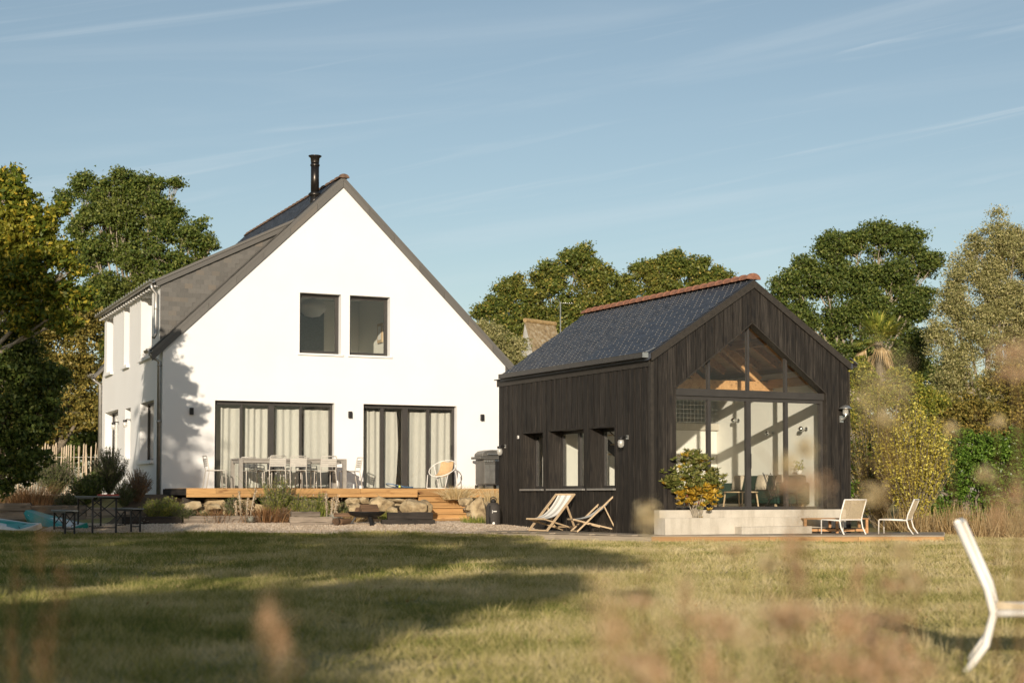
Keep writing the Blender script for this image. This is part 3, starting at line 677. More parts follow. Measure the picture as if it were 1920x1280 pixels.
MB().tube([(-.31, .04, 4.45), (-.25, .05, 4.33), (-.07, .06, 4.22), (-.065, .06, .9)], .05, 10).tube([(-.065, .06, 2.7), (-.065, .06, 2.76)], .06, 10).tube([(-.068, .06, 4.1), (-.068, .06, 4.15)], .06, 10).build('downpipe', 'zinc', house, True)
MB().tube([(-.31, 9.0, 4.45), (-.22, 9.0, 4.33), (-.07, 9.0, 4.22), (-.065, 9.0, 1.0)], .05, 10).build('downpipe', 'zinc', house, True)
MB().tube([(G+.07, .05, 4.45), (G+.065, .05, 1.0)], .05, 8).build('downpipe', 'zinc', house, True)
gutter(G+.34, -.08, 9.2, 4.30, .075, 'zinc', ro)
# side windows: deep reveals with dark frames
def side_window(y0, y1, z0, z1, x, sill, fr=.05, door=False):
    w = bpy.data.objects.new('door' if door else 'window', None); C.objects.link(w); w.parent = house
    MB().box(x, x+.07, y0, y0+fr, z0, z1).box(x, x+.07, y1-fr, y1, z0, z1).box(x, x+.07, y0+fr, y1-fr, z1-fr, z1).box(x, x+.07, y0+fr, y1-fr, z0, z0+fr).build('frame', 'aluminium_dark', w)
    MB().box(x+.03, x+.036, y0+fr, y1-fr, z0+fr, z1-fr).build('pane', 'glass', w)
    if sill: MB().box(-.09, .2, y0-.06, y1+.06, z0-.09, z0-.002).build('sill', 'plaster', w, bevel=.008)
for k in ('w1', 'w2', 'w3'): side_window(*LW[k], .33, True)
side_window(*LW['lw'], .2, True); side_window(*LW['slot'], .26, False); side_window(*LW['door'], .22, False, door=True)
# flue
fl = thing('chimney_flue', 'dark round metal flue with flared cap above the white house roof', 'chimney', WW(4.05, .54, 8.45), 0)
MB().tube([(0, 0, 0), (0, 0, .34)], .135, 16).build('base_sleeve', 'flue_metal', fl, True)
MB().lathe([(.135, .30), (.17, .33), (.17, .37), (.11, .42)], 18).build('collar', 'flue_metal', fl, True)
MB().tube([(0, 0, .35), (0, 0, 1.22)], .11, 16).build('pipe', 'flue_metal', fl, True)
MB().lathe([(.112, 1.10), (.125, 1.11), (.125, 1.15), (.112, 1.16)], 18).build('band', 'flue_metal', fl, True)
MB().lathe([(.112, 1.2), (.12, 1.32), (.175, 1.365), (.175, 1.38), (.0, 1.40)], 18).build('cap', 'flue_metal', fl, True)
# up-down wall lights on the gable
for X, lb in ((.72, 'small black wall light left of the left patio door'), (4.86, 'small black wall light between the two patio doors'), (8.59, 'small black wall light right of the right patio door')):
    t = thing('wall_light', lb, 'wall light', WW(X, 0, 3.0), WY, 'up-down lights on the gable')
    MB().box(-.045, .045, -.09, -.012, -.085, .085).build('housing', 'black_metal', t, bevel=.004)
    MB().box(-.03, .03, -.012, -.001, -.05, .05).build('back_plate', 'black_metal', t)
def bulkhead(loc, rz, label, grp):
    """wall lamp: plate, short arm, cap and a clear glass bell with a bulb; points along local -Y"""
    t = thing('wall_lamp', label, 'wall lamp', loc, rz, grp)
    MB().box(-.04, .04, -.02, -.001, -.03, .05).build('back_plate', 'galvanised', t)
    MB().tube([(0, -.02, .02), (0, -.12, .03), (0, -.16, .0)], .014, 8).build('arm', 'black_metal', t, True)
    MB().lathe([(0, .012), (.055, .01), (.06, -.03), (.05, -.045), (0, -.045)], 16, (0, -.16, 0)).build('cap', 'black_metal', t, True)
    MB().lathe([(.052, -.045), (.066, -.09), (.064, -.15), (.045, -.19), (0, -.205)], 16, (0, -.16, 0)).build('glass_bell', 'bulb_glass', t, True)
    MB().lathe([(0, -.05), (.02, -.06), (.034, -.11), (.02, -.145), (0, -.15)], 12, (0, -.16, 0)).build('bulb', 'paper_white', t, True)
    return t
bulkhead(WW(0, 6.05, 2.95), WY-math.pi/2, 'glass wall lamp beside the far side door of the white house', 'lamps on the white side wall')
bulkhead(WW(0, 4.22, 2.94), WY-math.pi/2, 'glass wall lamp between slot window and near side window of the white house', 'lamps on the white side wall')
# ================================================================ black cabin
BY = 0.4732; BL = (2.753, 30.640); bc, bs = math.cos(BY), math.sin(BY)
def BW(X, Y, Z): return Vector((BL[0]+bc*X-bs*Y, BL[1]+bs*X+bc*Y, Z))
cab = thing('black_cabin', 'black charred timber cabin with slate roof and glazed gable', 'cabin', (*BL, 0), BY)
BWd = 4.85; BLn = 6.75; BZ = .12; BE = 3.60; BA = 5.25; BX = BWd/2
kb = (5.30-3.66)/(BX+.12); zb_ = lambda X: 3.66+kb*((X if X <= BX else BWd-X)+.12)      # roof top plane
zw = lambda X: zb_(X)-.13                                                              # top of wall under the roof
OP = [(1.38, 2.40, 1.05, 2.31), (2.65, 4.20, 1.05, 2.32), (4.47, 5.46, 1.05, 2.31)]      # openings in the left wall (Y0,Y1,Z0,Z1)
GL, GR, GT, GP, GB = .52, 4.29, 3.03, 4.43, .60
gtop = lambda x: GT+(GP-GT)*max(0, 1-abs(x-2.405)/1.885)
# core walls
MB().panel([(.0, BZ), (BLn, BZ), (BLn, zw(0)), (.0, zw(0))], [rect(a, b, c, d) for a, b, c, d in OP], .36, lambda u, v, w: (.02+w, u, v)).build('wall', 'charred_trim', cab)
MB().panel([(.382, BZ), (BWd-.02, BZ), (BWd-.02, zw(0)), (BX, zw(BX)), (.382, zw(.382))], [[(GL, GB), (GR, GB), (GR, GT), (2.405, GP), (GL, GT)]], .2, lambda u, v, w: (u, .02+w, v)).build('wall', 'charred_trim', cab)
MB().box(BWd-.25, BWd-.02, .225, BLn, BZ, zw(0)).build('wall', 'interior_plaster', cab)
MB().prism([(.385, BZ), (BWd-.26, BZ), (BWd-.26, zw(.26)), (BX, zw(BX)), (.385, zw(.385))], .2, lambda u, v, w: (u, BLn-.2+w, v)).build('wall', 'interior_plaster', cab)
MB().box(.385, BWd-.255, .0, BLn-.21, .36, .60).build('floor', 'concrete', cab)
MB().panel([(.225, .61), (BLn-.22, .61), (BLn-.22, zw(.4)-.02), (.225, zw(.4)-.02)], [rect(a, b, c, d) for a, b, c, d in OP], .015, lambda u, v, w: (.384+w, u, v)).build('inner_lining', 'interior_plaster', cab)
# cladding boards, left side
bw = .1165; n = int(BLn/bw)
for i in range(n):
    y0, y1 = i*bw+.03, (i+1)*bw+.022; m = MB(); m2 = MB(); cuts = sorted({y0, y1, *[q for o in OP for q in o[:2] if y0 < q < y1]})
    dx = (.012 if i % 2 else 0)+rng.uniform(0, .006)
    for a, b in zip(cuts[:-1], cuts[1:]):
        if b-a < .004: continue
        ym = (a+b)/2; op = [o for o in OP if o[0] < ym < o[1]]
        if op: m.box(-.022-dx, .018, a, b, BZ-.01, op[0][2]-.004); m2.box(-.022-dx, .018, a, b, op[0][3]+.004, 3.50)
        else: m.box(-.022-dx, .018, a, b, BZ-.01, 3.50)
    m.build('board', 'charred_board', cab)
    if m2.v: m2.build('board', 'charred_board', cab)
# cladding boards, gable
bw = .112; n = int(round(BWd/bw)); bw = BWd/n
for i in range(n):
    x0, x1 = i*bw+.003, (i+1)*bw-.004; cuts = sorted({x0, x1, *[q for q in (GL, GR, 2.405, BX) if x0 < q < x1]}); m = MB(); dy = (.007 if i % 2 else 0)+rng.uniform(0, .006)
    for a, b in zip(cuts[:-1], cuts[1:]):
        if b-a < .003: continue
        xm = (a+b)/2
        lo = (lambda x: gtop(x)+.004) if GL < xm < GR else (lambda x: BZ-.01)
        m.prism([(a, lo(a)), (b, lo(b)), (b, zw(b)-.004), (a, zw(a)-.004)], .04, lambda u, v, w: (u, -.022-dy+w, v))
    m.build('board', 'charred_board', cab)
# trim: corner posts, barge boards, fascia, opening linings
MB().box(-.062, .0, -.062, -.036, BZ-.01, 3.52).box(-.062, -.042, -.035, .026, BZ-.01, 3.52).build('corner_trim', 'charred_trim', cab)
MB().box(BWd, BWd+.03, -.05, .03, BZ-.01, 3.50).build('corner_trim', 'charred_trim', cab)
for s in (0, 1):
    q = [(-.05, zb_(-.05)-.17), (BX, zb_(BX)-.17), (BX, zb_(BX)-.012), (-.05, zb_(-.05)-.012)]
    if s: q = [(BWd-x, z) for x, z in q]
    MB().prism(q, .03, lambda u, v, w: (u, -.075+w+s*.002, v)).build('barge_board', 'charred_trim', cab)
for a, b in ((.02, 1.9), (1.905, 4.6), (4.605, 6.72)):
    MB().box(-.055, -.03, a, b, 3.44, 3.585).build('fascia_board', 'charred_trim', cab)
    MB().box(-.13, .02, a, b, 3.588, 3.61).build('eave_board', 'charred_trim', cab)
lin = MB()
for (xa, za), (xb, zb) in (((GL, BZ+.48), (GL, GT)), ((GL, GT), (2.405, GP)), ((2.405, GP), (GR, GT)), ((GR, GT), (GR, BZ+.48))):
    d = Vector((xb-xa, 0, zb-za)).normalized(); nrm = Vector((-d.z, 0, d.x))*-1
    a = Vector((xa, 0, za)); b = Vector((xb, 0, zb)); i0 = nrm*.022
    lin.quad(a+Vector((0, -.03, 0)), b+Vector((0, -.03, 0)), b+Vector((0, .2, 0)), a+Vector((0, .2, 0)))
    lin.quad(a+i0+Vector((0, -.03, 0)), b+i0+Vector((0, -.03, 0)), b+i0+Vector((0, .2, 0)), a+i0+Vector((0, .2, 0)))
    lin.quad(a+Vector((0, -.03, 0)), b+Vector((0, -.03, 0)), b+i0+Vector((0, -.03, 0)), a+i0+Vector((0, -.03, 0)))
lin.build('opening_lining', 'charred_trim', cab)
# side windows with deep reveals
for (a, b, c, d), mull in zip(OP, (0, 1, 0)):
    w = bpy.data.objects.new('window', None); C.objects.link(w); w.parent = cab
    MB().box(-.03, .30, a-.014, a+.012, c, d).box(-.03, .30, b-.012, b+.014, c, d).box(-.032, .30, a-.014, b+.014, d-.012, d+.02).build('reveal', 'charred_board', w)
    MB().box(-.10, .30, a-.045, b+.02, c-.045, c-.004).build('sill', 'hook_metal', w, bevel=.004)
    f = .06; x = .29
    m = MB().box(x, x+.07, a+.013, a+f, c, d-.013).box(x, x+.07, b-f, b-.013, c, d-.013).box(x, x+.07, a+f, b-f, d-f-.013, d-.013).box(x, x+.07, a+f, b-f, c, c+f)
    if mull: m.box(x, x+.07, (a+b)/2-.05, (a+b)/2+.05, c+f, d-f-.013)
    m.build('frame', 'aluminium_dark', w)
    MB().box(x+.03, x+.036, a+f, b-f, c+f, d-f-.013).build('pane', 'glass', w)
# glazed gable
gz = bpy.data.objects.new('glazed_gable', None); C.objects.link(gz); gz.parent = cab
y = .10; TB = 2.89
MB().box(GL+.022, GR-.022, y-.05, y+.09, TB, GT).build('transom', 'aluminium_dark', gz)
xm_ = [1.41, 2.375, 3.33]
MB().box(GL+.024, GL+.085, y-.01, y+.08, GB+.005, TB).box(GR-.085, GR-.024, y-.01, y+.08, GB+.005, TB).box(GL+.085, GR-.085, y-.01, y+.08, TB-.075, TB-.001).box(GL+.085, GR-.085, y-.01, y+.08, GB+.005, GB+.075).build('frame', 'aluminium_dark', gz)
for x, w_ in zip(xm_, (.075, .11, .075)): MB().box(x-w_/2, x+w_/2, y-.012, y+.07, GB+.076, TB-.076).build('mullion', 'aluminium_dark', gz)
for x in xm_: MB().prism([(x-.03, GT+.001), (x+.03, GT+.001), (x+.03, gtop(x+.03)-.035), (x-.03, gtop(x-.03)-.035)], .07, lambda u, v, w: (u, y-.005+w, v)).build('mullion', 'aluminium_dark', gz)
ex = [GL+.085]+[q for x, w_ in zip(xm_, (.075, .11, .075)) for q in (x-w_/2, x+w_/2)]+[GR-.085]
for k in range(0, 8, 2): MB().box(ex[k], ex[k+1], y+.03, y+.036, GB+.076, TB-.076).build('pane', 'glass', gz)
ex = [GL+.03]+[q for x in xm_ for q in (x-.03, x+.03)]+[GR-.03]
for k in range(0, 8, 2):
    a, b = ex[k], ex[k+1]; MB().prism([(a, GT+.002), (b, GT+.002), (b, gtop(b)-.03), (a, gtop(a)-.03)], .006, lambda u, v, w: (u, y+.03+w, v)).build('pane', 'glass', gz)
MB().tube([(2.40, y-.05, 1.45), (2.40, y-.05, 1.75)], .012, 8).build('handle', 'black_metal', gz)
# roof
br = bpy.data.objects.new('roof', None); C.objects.link(br); br.parent = cab
for s in (0, 1):
    q = [(-.12, zb_(-.12)-.11), (BX, zb_(BX)-.11), (BX, zb_(BX)-.001), (-.12, zb_(-.12)-.001)]
    if s: q = [(BWd-x, z) for x, z in q]
    m = MB().prism(q, BLn+.12, lambda u, v, w: (u, -.045+w-(.42*(1-(u+.12)/(BX+.12)) if (w > 1 and u < BX) else 0), v)); m.build('roof_deck', 'slate', br)
th = math.atan(kb); cs, sn = math.cos(th), math.sin(th); GA = .112; SW = .20
SL = (BX+.12)/cs; rows = int(SL/GA)
sm = MB().box(-SW/2+.0018, SW/2-.0018, -.004, GA*1.9, 0, .007).mesh('slate')
lst = []
for r in range(rows):
    yy = -.05-(SW/2 if r % 2 else 0)
    while yy < BLn+.1:
        c_ = yy+SW/2; yy += SW
        if c_ < -.02 or c_ > 6.34+.45*r/rows: continue
        lst.append((r*GA, c_))
lst.sort(key=lambda q: (BW(-.12+q[0]*cs, q[1], 0)).y)
V, F, rn = [], [], []; hv = MB()
fc = ((0, 2, 3, 1), (4, 5, 7, 6), (0, 1, 5, 4), (2, 6, 7, 3), (0, 4, 6, 2), (1, 3, 7, 5))
mt = Matrix(((0, cs, -sn), (-1, 0, 0), (0, sn, cs)))        # slate local (across, up-slope, normal) -> cabin
for j, (s0, c_) in enumerate(lst):
    tilt = .045+rng.uniform(-.006, .006); lift = .018+rng.uniform(0, .003)
    org = Vector((-.12+s0*cs-lift*sn, c_, zb_(-.12)+s0*sn+lift*cs))
    rot = mt @ Matrix.Rotation(-tilt, 3, 'X') @ Matrix.Rotation(rng.uniform(-.006, .006), 3, 'Z')
    if j < 300:
        o = link('slate', sm, 'slate', br); o.matrix_local = Matrix.Translation(org) @ rot.to_4x4()
    else:
        i = len(V)
        for z in (0, .007):
            for yq in (-.004, GA*1.9):
                for xq in (-SW/2+.0018, SW/2-.0018): V.append(tuple(org+rot @ Vector((xq, yq, z))))
        F += [tuple(i+x for x in ff) for ff in fc]; rn += [rng.random()]*6
    if rng.random() < .3: continue
    p = org+rot @ Vector((0, -.010, .006)); q = org+rot @ Vector((0, .022, .013)); hv.bar(p, q, rng.uniform(.008, .015), .008, mt @ Vector((0, 0, 1)))
npmesh('slates', np.array(V), np.array(F), 'slate', br, np.array(rn), kind='stuff')
hv.build('slate_hooks', 'hook_metal', br, kind='stuff')
me = ridge_mesh(.285, .13)
for i in range(24): link('ridge_tile', me, 'terracotta', br, loc=(BX, -.055+i*.288, zb_(BX)+.005))
gu = MB(); 
gu.prism([(-.245, 3.60), (-.14, 3.60), (-.14, 3.615), (-.232, 3.615), (-.232, 3.70), (-.245, 3.70)], 6.30, lambda u, v, w: (u, -.04+w, v)); gu.build('gutter', 'aluminium_dark', br)
MB().prism([(-.245, 3.60), (-.12, 3.60), (-.12, 3.70), (-.245, 3.70)], .02, lambda u, v, w: (u, -.062+w, v)).build('gutter_end', 'galvanised', br)
MB().bar((-.2, -.07, 3.70), (.02, -.07, 3.80), .06, .012).build('verge_flashing', 'zinc', br)
MB().bar((BWd+.22, -.07, 3.66), (BWd+.02, -.07, 3.79), .06, .012).build('verge_flashing', 'zinc', br)
MB().prism([(BWd+.14, 3.60), (BWd+.245, 3.60), (BWd+.245, 3.70), (BWd+.232, 3.70), (BWd+.232, 3.615), (BWd+.14, 3.615)], BLn+.1, lambda u, v, w: (u, -.04+w, v)).build('gutter', 'aluminium_dark', br)
# inside of the roof
for s in (0, 1):
    xs0 = .03 if s else .39
    q = [(xs0, zb_(xs0)-.16), (BX, zb_(BX)-.16), (BX, zb_(BX)-.125), (xs0, zb_(xs0)-.125)]
    if s: q = [(BWd-x, z) for x, z in q]
    MB().prism(q, BLn-.45, lambda u, v, w: (u, .23+w, v)).build('ceiling_lining', 'ceiling_wood', cab)
    for i in range(9):
        yy = .5+i*.68
        a, b = (.40, zb_(.40)-.24), (BX-.02, zb_(BX-.02)-.24)
        if s: a = (BWd-a[0], a[1]); b = (BWd-b[0], b[1])
        MB().bar((a[0], yy, a[1]), (b[0], yy, b[1]), .07, .15).build('rafter', 'rafter_wood', cab)
for x, z in ((1.35, zb_(1.35)-.42), (BWd-1.35, zb_(1.35)-.42), (BX, zb_(BX)-.42)):
    MB().box(x-.06, x+.06, .25, BLn-.21, z-.1, z+.08).build('purlin', 'rafter_wood', cab)
for yy in (2.3, 4.42):
    MB().box(.39, BWd-.26, yy-.05, yy+.05, 3.22, 3.42).bar((.6, yy, 3.45), (BX, yy, 4.85), .1, .18).bar((BWd-.6, yy, 3.45), (BX, yy, 4.85), .1, .18).build('roof_truss', 'rafter_wood', cab)
MB().box(BWd-.40, BWd-.26, .3, BLn-.22, 3.28, 3.46).build('wall_plate', 'rafter_wood', cab)
# inner wall with mezzanine, guard mesh
MB().box(.40, BWd-.255, 4.45, 4.55, .601, 2.42).build('inner_wall', 'interior_plaster', cab)
MB().box(.40, BWd-.255, 4.36, 6.5, 2.425, 2.58).build('mezzanine', 'concrete', cab)
gm = MB()
for i in range(42): gm.box(.42+i*.1, .428+i*.1, 4.38, 4.388, 2.6, 3.2)
for i in range(7): gm.box(.42, BWd-.27, 4.372, 4.38, 2.6+i*.1, 2.608+i*.1)
gm.build('guard_mesh', 'galvanised', cab)
st = thing('metal_stair', 'thin black steel stair railing behind the leftmost pane of the cabin', 'stair', BW(1.4, 3.3, .602), BY)
for dz in (.5, .85, 1.15): MB().tube([(1.35, 0, dz-.15), (-.75, .2, dz+1.55)], .014, 6).build('rail', 'black_metal', st)
for x in (1.3, .55, -.1, -.7): MB().tube([(x, .0, 0.0), (x, .1, 2.30-.81*(x+.75)+.3)], .014, 6).build('post', 'black_metal', st)
MB().bar((1.3, .0, .05), (-.75, .25, 1.75), .03, .2).build('stringer', 'black_metal', st)
for i in range(8): MB().box(1.15-i*.24, 1.38-i*.24, .02, .75, .2+i*.2, .23+i*.2).build('tread', 'light_wood', st)
# sofa, table and small things inside
so = thing('sofa', 'dark green sofa along the inner right wall of the cabin', 'sofa', BW(4.15, 2.35, .602), BY)
MB().box(-.45, .38, -1.35, 1.0, .12, .40).build('seat', 'sofa_fabric', so, bevel=.04)
MB().box(.16, .40, -1.35, 1.0, .405, .74).build('backrest', 'sofa_fabric', so, bevel=.05)
for yy in (-1.45, 1.02): MB().box(-.45, .40, yy, yy+.08, .12, .58).build('armrest', 'sofa_fabric', so, bevel=.03)
for x in (-.4, .3):
    for yy in (-1.3, .95): MB().box(x, x+.04, yy, yy+.04, 0, .12).build('leg', 'light_wood', so)
for i, (yy, lb) in enumerate(((-.9, 'tan cushion on the near end of the green sofa'), (-.2, 'tan cushion at the middle of the green sofa'), (.7, 'tan cushion on the far end of the green sofa'))):
    m = MB(); 
    for a in range(9):
        for b in range(9):
            u, v = a/4-1, b/4-1; m.v.append((-.07*(1-u**4)*(1-v**4), u*.2, v*.17))
    for a in range(9):
        for b in range(9):
            u, v = a/4-1, b/4-1; m.v.append((.07*(1-u**4)*(1-v**4), u*.2, v*.17))
    for k in (0, 81):
        for a in range(8):
            for b in range(8): q = k+a*9+b; m.f.append((q, q+1, q+10, q+9))
    o = m.build('cushion', 'cushion', None, True); o.location = BW(4.20, 2.35+yy, 1.19); o.rotation_euler = (0, .25, BY); tag(o, lb, 'cushion', 'cushions on the sofa')
ct = thing('coffee_table', 'pale oval coffee table in front of the green sofa', 'table', BW(3.35, 1.75, .602), BY)
m = MB(); m.lathe([(0, .36), (.3, .36), (.3, .385), (0, .385)], 24); m.v = [(x, y*1.6, z) for x, y, z in m.v]; m.build('table_top', 'light_wood', ct)
for x in (-.18, .18):
    for yy in (-.32, .32): MB().tube([(x*1.2, yy*1.1, 0), (x, yy, .36)], .018, 8).build('leg', 'light_wood', ct)
rc = thing('record_shelf', 'low wooden shelf of records inside the cabin behind the second pane', 'shelf', BW(2.95, 3.4, .602), BY-.5)
MB().box(-.6, .6, -.18, .2, .42, .45).build('top', 'light_wood', rc); MB().box(-.6, .6, -.18, .2, .05, .08).build('base', 'light_wood', rc)
for x in (-.6, -.2, .2, .57): MB().box(x, x+.03, -.18, .2, 0, .419).build('divider', 'light_wood', rc)
for i in range(20):
    x = -.55+i*.055
    if min(abs(x-q) for q in (-.2, .2)) < .045: continue
    MB().box(x, x+.035, -.16+rng.uniform(0, .03), .14, .081, .38).build('record', ('paper_white', 'paint_red', 'paper_orange', 'cushion', 'rubber_black')[i % 5], rc)
sp = thing('loudspeaker', 'dark upright loudspeaker inside the cabin next to the record shelf', 'speaker', BW(2.0, 2.75, .602), BY-.4)
MB().box(-.2, .2, -.17, .17, 0, .62).build('cabinet', 'rubber_black', sp, bevel=.01); MB().lathe([(.12, 0), (.13, .01), (.02, -.02)], 16, (0, 0, 0)).build('woofer', 'black_metal', sp).rotation_euler = (R(90), 0, 0)
sp.children[1].location = (0, -.175, .3)
vp = thing('vase_with_sprig', 'glass vase holding a leafy sprig inside the cabin', 'vase', BW(2.75, 3.3, 1.052), 0)
MB().lathe([(0, 0), (.05, 0), (.06, .1), (.03, .17), (.035, .2)], 14).build('vase', 'bulb_glass', vp, True)
V, F = leaf_arrays(np.array([0, 0, .42])+rng.normal(size=(26, 3))*(.12, .12, .1), .11, .4); npmesh('leaves', V, F, 'leaf_fresh', vp, rng.random(26))
MB().tube([(0, 0, .05), (.02, 0, .3), (.05, .02, .45)], .005, 5).build('stem', 'bark', vp)
pp = thing('potted_plant', 'small green potted plant on a stand at the right end of the cabin interior', 'plant', BW(4.35, 1.0, 1.345), 0)
MB().lathe([(0, 0), (.05, 0), (.07, .1), (0, .1)], 14).build('pot', 'paper_white', pp, True)
V, F = leaf_arrays(np.array([0, 0, .19])+rng.normal(size=(70, 3))*(.075, .075, .06), .06, .7); npmesh('leaves', V, F, 'leaf_fresh', pp, rng.random(70))
for i, (yy, z, lb) in enumerate(((3.55, 2.62, 'chrome globe spotlight high on the inner cabin wall, the deepest one'), (2.25, 2.28, 'chrome globe spotlight at the middle of the inner cabin wall'), (1.05, 2.33, 'chrome globe spotlight nearest the right glass edge of the cabin'))):
    t = thing('spotlight', lb, 'lamp', BW(BWd-.255, yy, z), BY, 'chrome spotlights inside the cabin')
    MB().tube([(0, 0, 0), (-.12, 0, 0)], .012, 8).build('arm', 'chrome', t); MB().lathe([(0, -.06), (.042, -.042), (.06, 0), (.042, .042), (0, .06)], 14, (-.16, 0, 0)).build('globe', 'chrome', t, True)
    MB().lathe([(0, 0), (.045, 0), (.045, .02), (0, .02)], 12).build('wall_plate', 'chrome', t).rotation_euler = (0, -math.pi/2, 0)
wr = thing('wire_chair', 'thin wire lounge chair inside the right cabin pane', 'chair', BW(3.75, .85, .602), BY+.6)
for i in range(5):
    a = -.22+i*.11; MB().tube([(a, -.25, .36), (a, .12, .30), (a, .3, .75)], .007, 5).build('wire', 'black_metal', wr)
for sx in (-.24, .24): MB().tube([(sx, -.3, 0), (sx, -.25, .37), (sx, .15, .30), (sx, .32, .78)], .01, 6).tube([(sx, .12, .3), (sx, .3, 0)], .01, 6).build('side_frame', 'black_metal', wr)
# lamps outside
bulkhead(BW(-.024, 6.31, 2.03), BY-math.pi/2, 'glass wall lamp at the far end of the black side wall', 'lamps on the black side wall')
bulkhead(BW(-.024, .88, 2.06), BY-math.pi/2, 'glass wall lamp near the front corner of the black side wall', 'lamps on the black side wall')
t = thing('outdoor_socket', 'tiny pale square fitting left of the first cabin window', 'fitting', BW(-.026, 5.65, 2.23), BY-math.pi/2); MB().box(-.035, .035, -.03, 0, -.035, .035).build('cover', 'paper_white', t, bevel=.004); MB().box(-.02, .02, -.034, -.031, -.02, .02).build('flap', 'galvanised', t)
t = thing('lantern', 'galvanised lantern with wide hat on the right edge of the cabin gable', 'wall lamp', BW(4.66, -.03, 2.55), BY)
MB().tube([(0, 0, -.05), (0, -.08, -.06), (0, -.14, 0), (0, -.14, .04)], .022, 10).build('arm', 'galvanised', t, True)
MB().lathe([(.0, .24), (.06, .225), (.135, .17), (.14, .16), (.05, .165)], 20, (0, -.14, 0)).build('hat', 'galvanised', t, True)
MB().lathe([(.05, .04), (.06, .06), (.06, .165)], 16, (0, -.14, 0)).build('glass_bell', 'bulb_glass', t, True)
MB().lathe([(0, .03), (.055, .03), (.055, .06), (0, .06)], 16, (0, -.14, 0)).build('socket', 'galvanised', t)
MB().box(-.05, .05, -.01, 0, -.12, .02).build('back_plate', 'galvanised', t)
# concrete ledge, planter and steps
cl = thing('concrete_steps', 'pale concrete steps and planter in front of the glazed gable', 'steps', BW(0, 0, 0), BY)
MB().box(.0, 4.58, -.26, -.035, .12, .615).build('ledge', 'concrete', cl, bevel=.01)
MB().panel([(-.06, .10), (3.30, .10), (3.30, .465), (-.06, .465)], [], .09, lambda u, v, w: (u, -.56+w, v)).build('planter_front', 'concrete', cl, bevel=.008)
MB().box(-.06, .03, -.468, -.262, .10, .463).build('planter_side', 'concrete', cl)
MB().box(.032, 1.55, -.468, -.262, .10, .42).build('planter_soil', 'soil', cl)
MB().box(1.552, 3.30, -.468, -.262, .10, .455).build('step', 'concrete', cl)
MB().box(1.56, 3.27, -.80, -.562, .10, .285).build('step', 'concrete', cl, bevel=.008)
# ================================================================ decks, terrace, steps
def plank(name, mat, parent, a, b, w, h):
    """a board whose local x runs along its length, so the grain follows it"""
    a, b = Vector(a), Vector(b); L = (b-a).length
    o = MB().box(0, L, -w/2, w/2, -h/2, h/2).build(name, mat, parent, bevel=.004)
    o.location = a; o.rotation_euler = (0, 0, math.atan2(b.y-a.y, b.x-a.x)); return o
dk = thing('timber_deck', 'weathered grey timber deck in front of and beside the black cabin', 'deck', (0, 0, 0))
y = 29.92; i = 0
while y < 32.6:
    x0 = 2.68 if y < 30.3 else 2.96+(y-30.27)/.456*.89
    plank('deck_board', 'deck_grey', dk, (x0, y, .128), (8.24+(y-29.85)*.28, y, .128), .138, .028); y += .143
for i in range(11):
    X = -1.53+i*.143
    if X > -.07: break
    y0 = -.68 if X > -.41 else -.68+(-.41-X)/1.0*3.98
    a, b = BW(X, min(y0, 3.4), .1285), BW(X, 7.05, .1285); plank('deck_board', 'deck_grey', dk, a, b, .138, .028)
for a, b in ((2.66, 4.9), (4.905, 6.6), (6.605, 8.24)): plank('fascia_board', 'larch', dk, (a, 29.835, .055), (b, 29.835, .055), .026, .115)
a = BW(-.43, -.66, .05); b = BW(-1.56, 3.4, .05); plank('fascia_board', 'deck_grey', dk, a, b, .026, .12); plank('fascia_board', 'deck_grey', dk, b, BW(-1.60, 7.05, .05), .026, .12)

te = thing('timber_terrace', 'raised timber terrace along the white gable with honey coloured edge boards', 'terrace', (*WL, 0), WY)
for i in range(17): plank('deck_board', 'larch', te, (.06, -2.5+i*.145, 1.058), (5.78 if i < 3 else 8.9, -2.5+i*.145, 1.058), .14, .028)
def fascia(x0, x1, y, z, h): plank('fascia_board', 'larch', te, (x0, y, z), (x1, y, z), .028, h)
for a, b in ((.06, .75), (.755, 2.05), (2.055, 4.3), (4.305, 5.78)): fascia(a, b, -2.59, 1.003, .118)
for a, b in ((.06, 1.6), (1.605, 3.7), (3.705, 5.78)): fascia(a, b, -2.592, .90, .082)
fascia(5.80, 7.0, -2.16, .985, .125); fascia(7.005, 8.9, -2.16, .985, .125); fascia(5.8, 8.9, -2.163, .882, .075)
plank('fascia_board', 'sleeper_dark', te, (.045, -2.57, .985), (.045, -.02, .985), .026, .15)
for x in np.arange(.3, 8.8, 1.2): MB().box(x-.05, x+.05, -2.08, -1.98, .3, 1.04).build('post', 'sleeper_dark', te)
MB().box(.1, 5.7, -1.95, -1.9, .3, .85).build('back_board', 'sleeper_dark', te)
stp = thing('timber_steps', 'five honey coloured timber steps leading up to the terrace', 'steps', (*WL, 0), WY)
for i in range(5):
    zt = 1.05-.147*(i+1); yf = -2.2-.27*(i+1); xa, xb = 5.86-.03*i, 6.86-.005*i
    plank('riser', 'larch', stp, (xa, yf+.035, zt-.075), (xb, yf+.035, zt-.075), .028, .112)
    plank('tread', 'larch', stp, (xa-.02, yf+.11, zt), (xb+.02, yf+.11, zt), .31, .034)
for x in (5.82, 6.9): MB().prism([(-2.2, .9), (-2.2, .3), (-3.5, .12), (-3.5, .2)], .04, lambda u, v, w: (x+w-.02, u, v)).build('stringer', 'larch', stp)

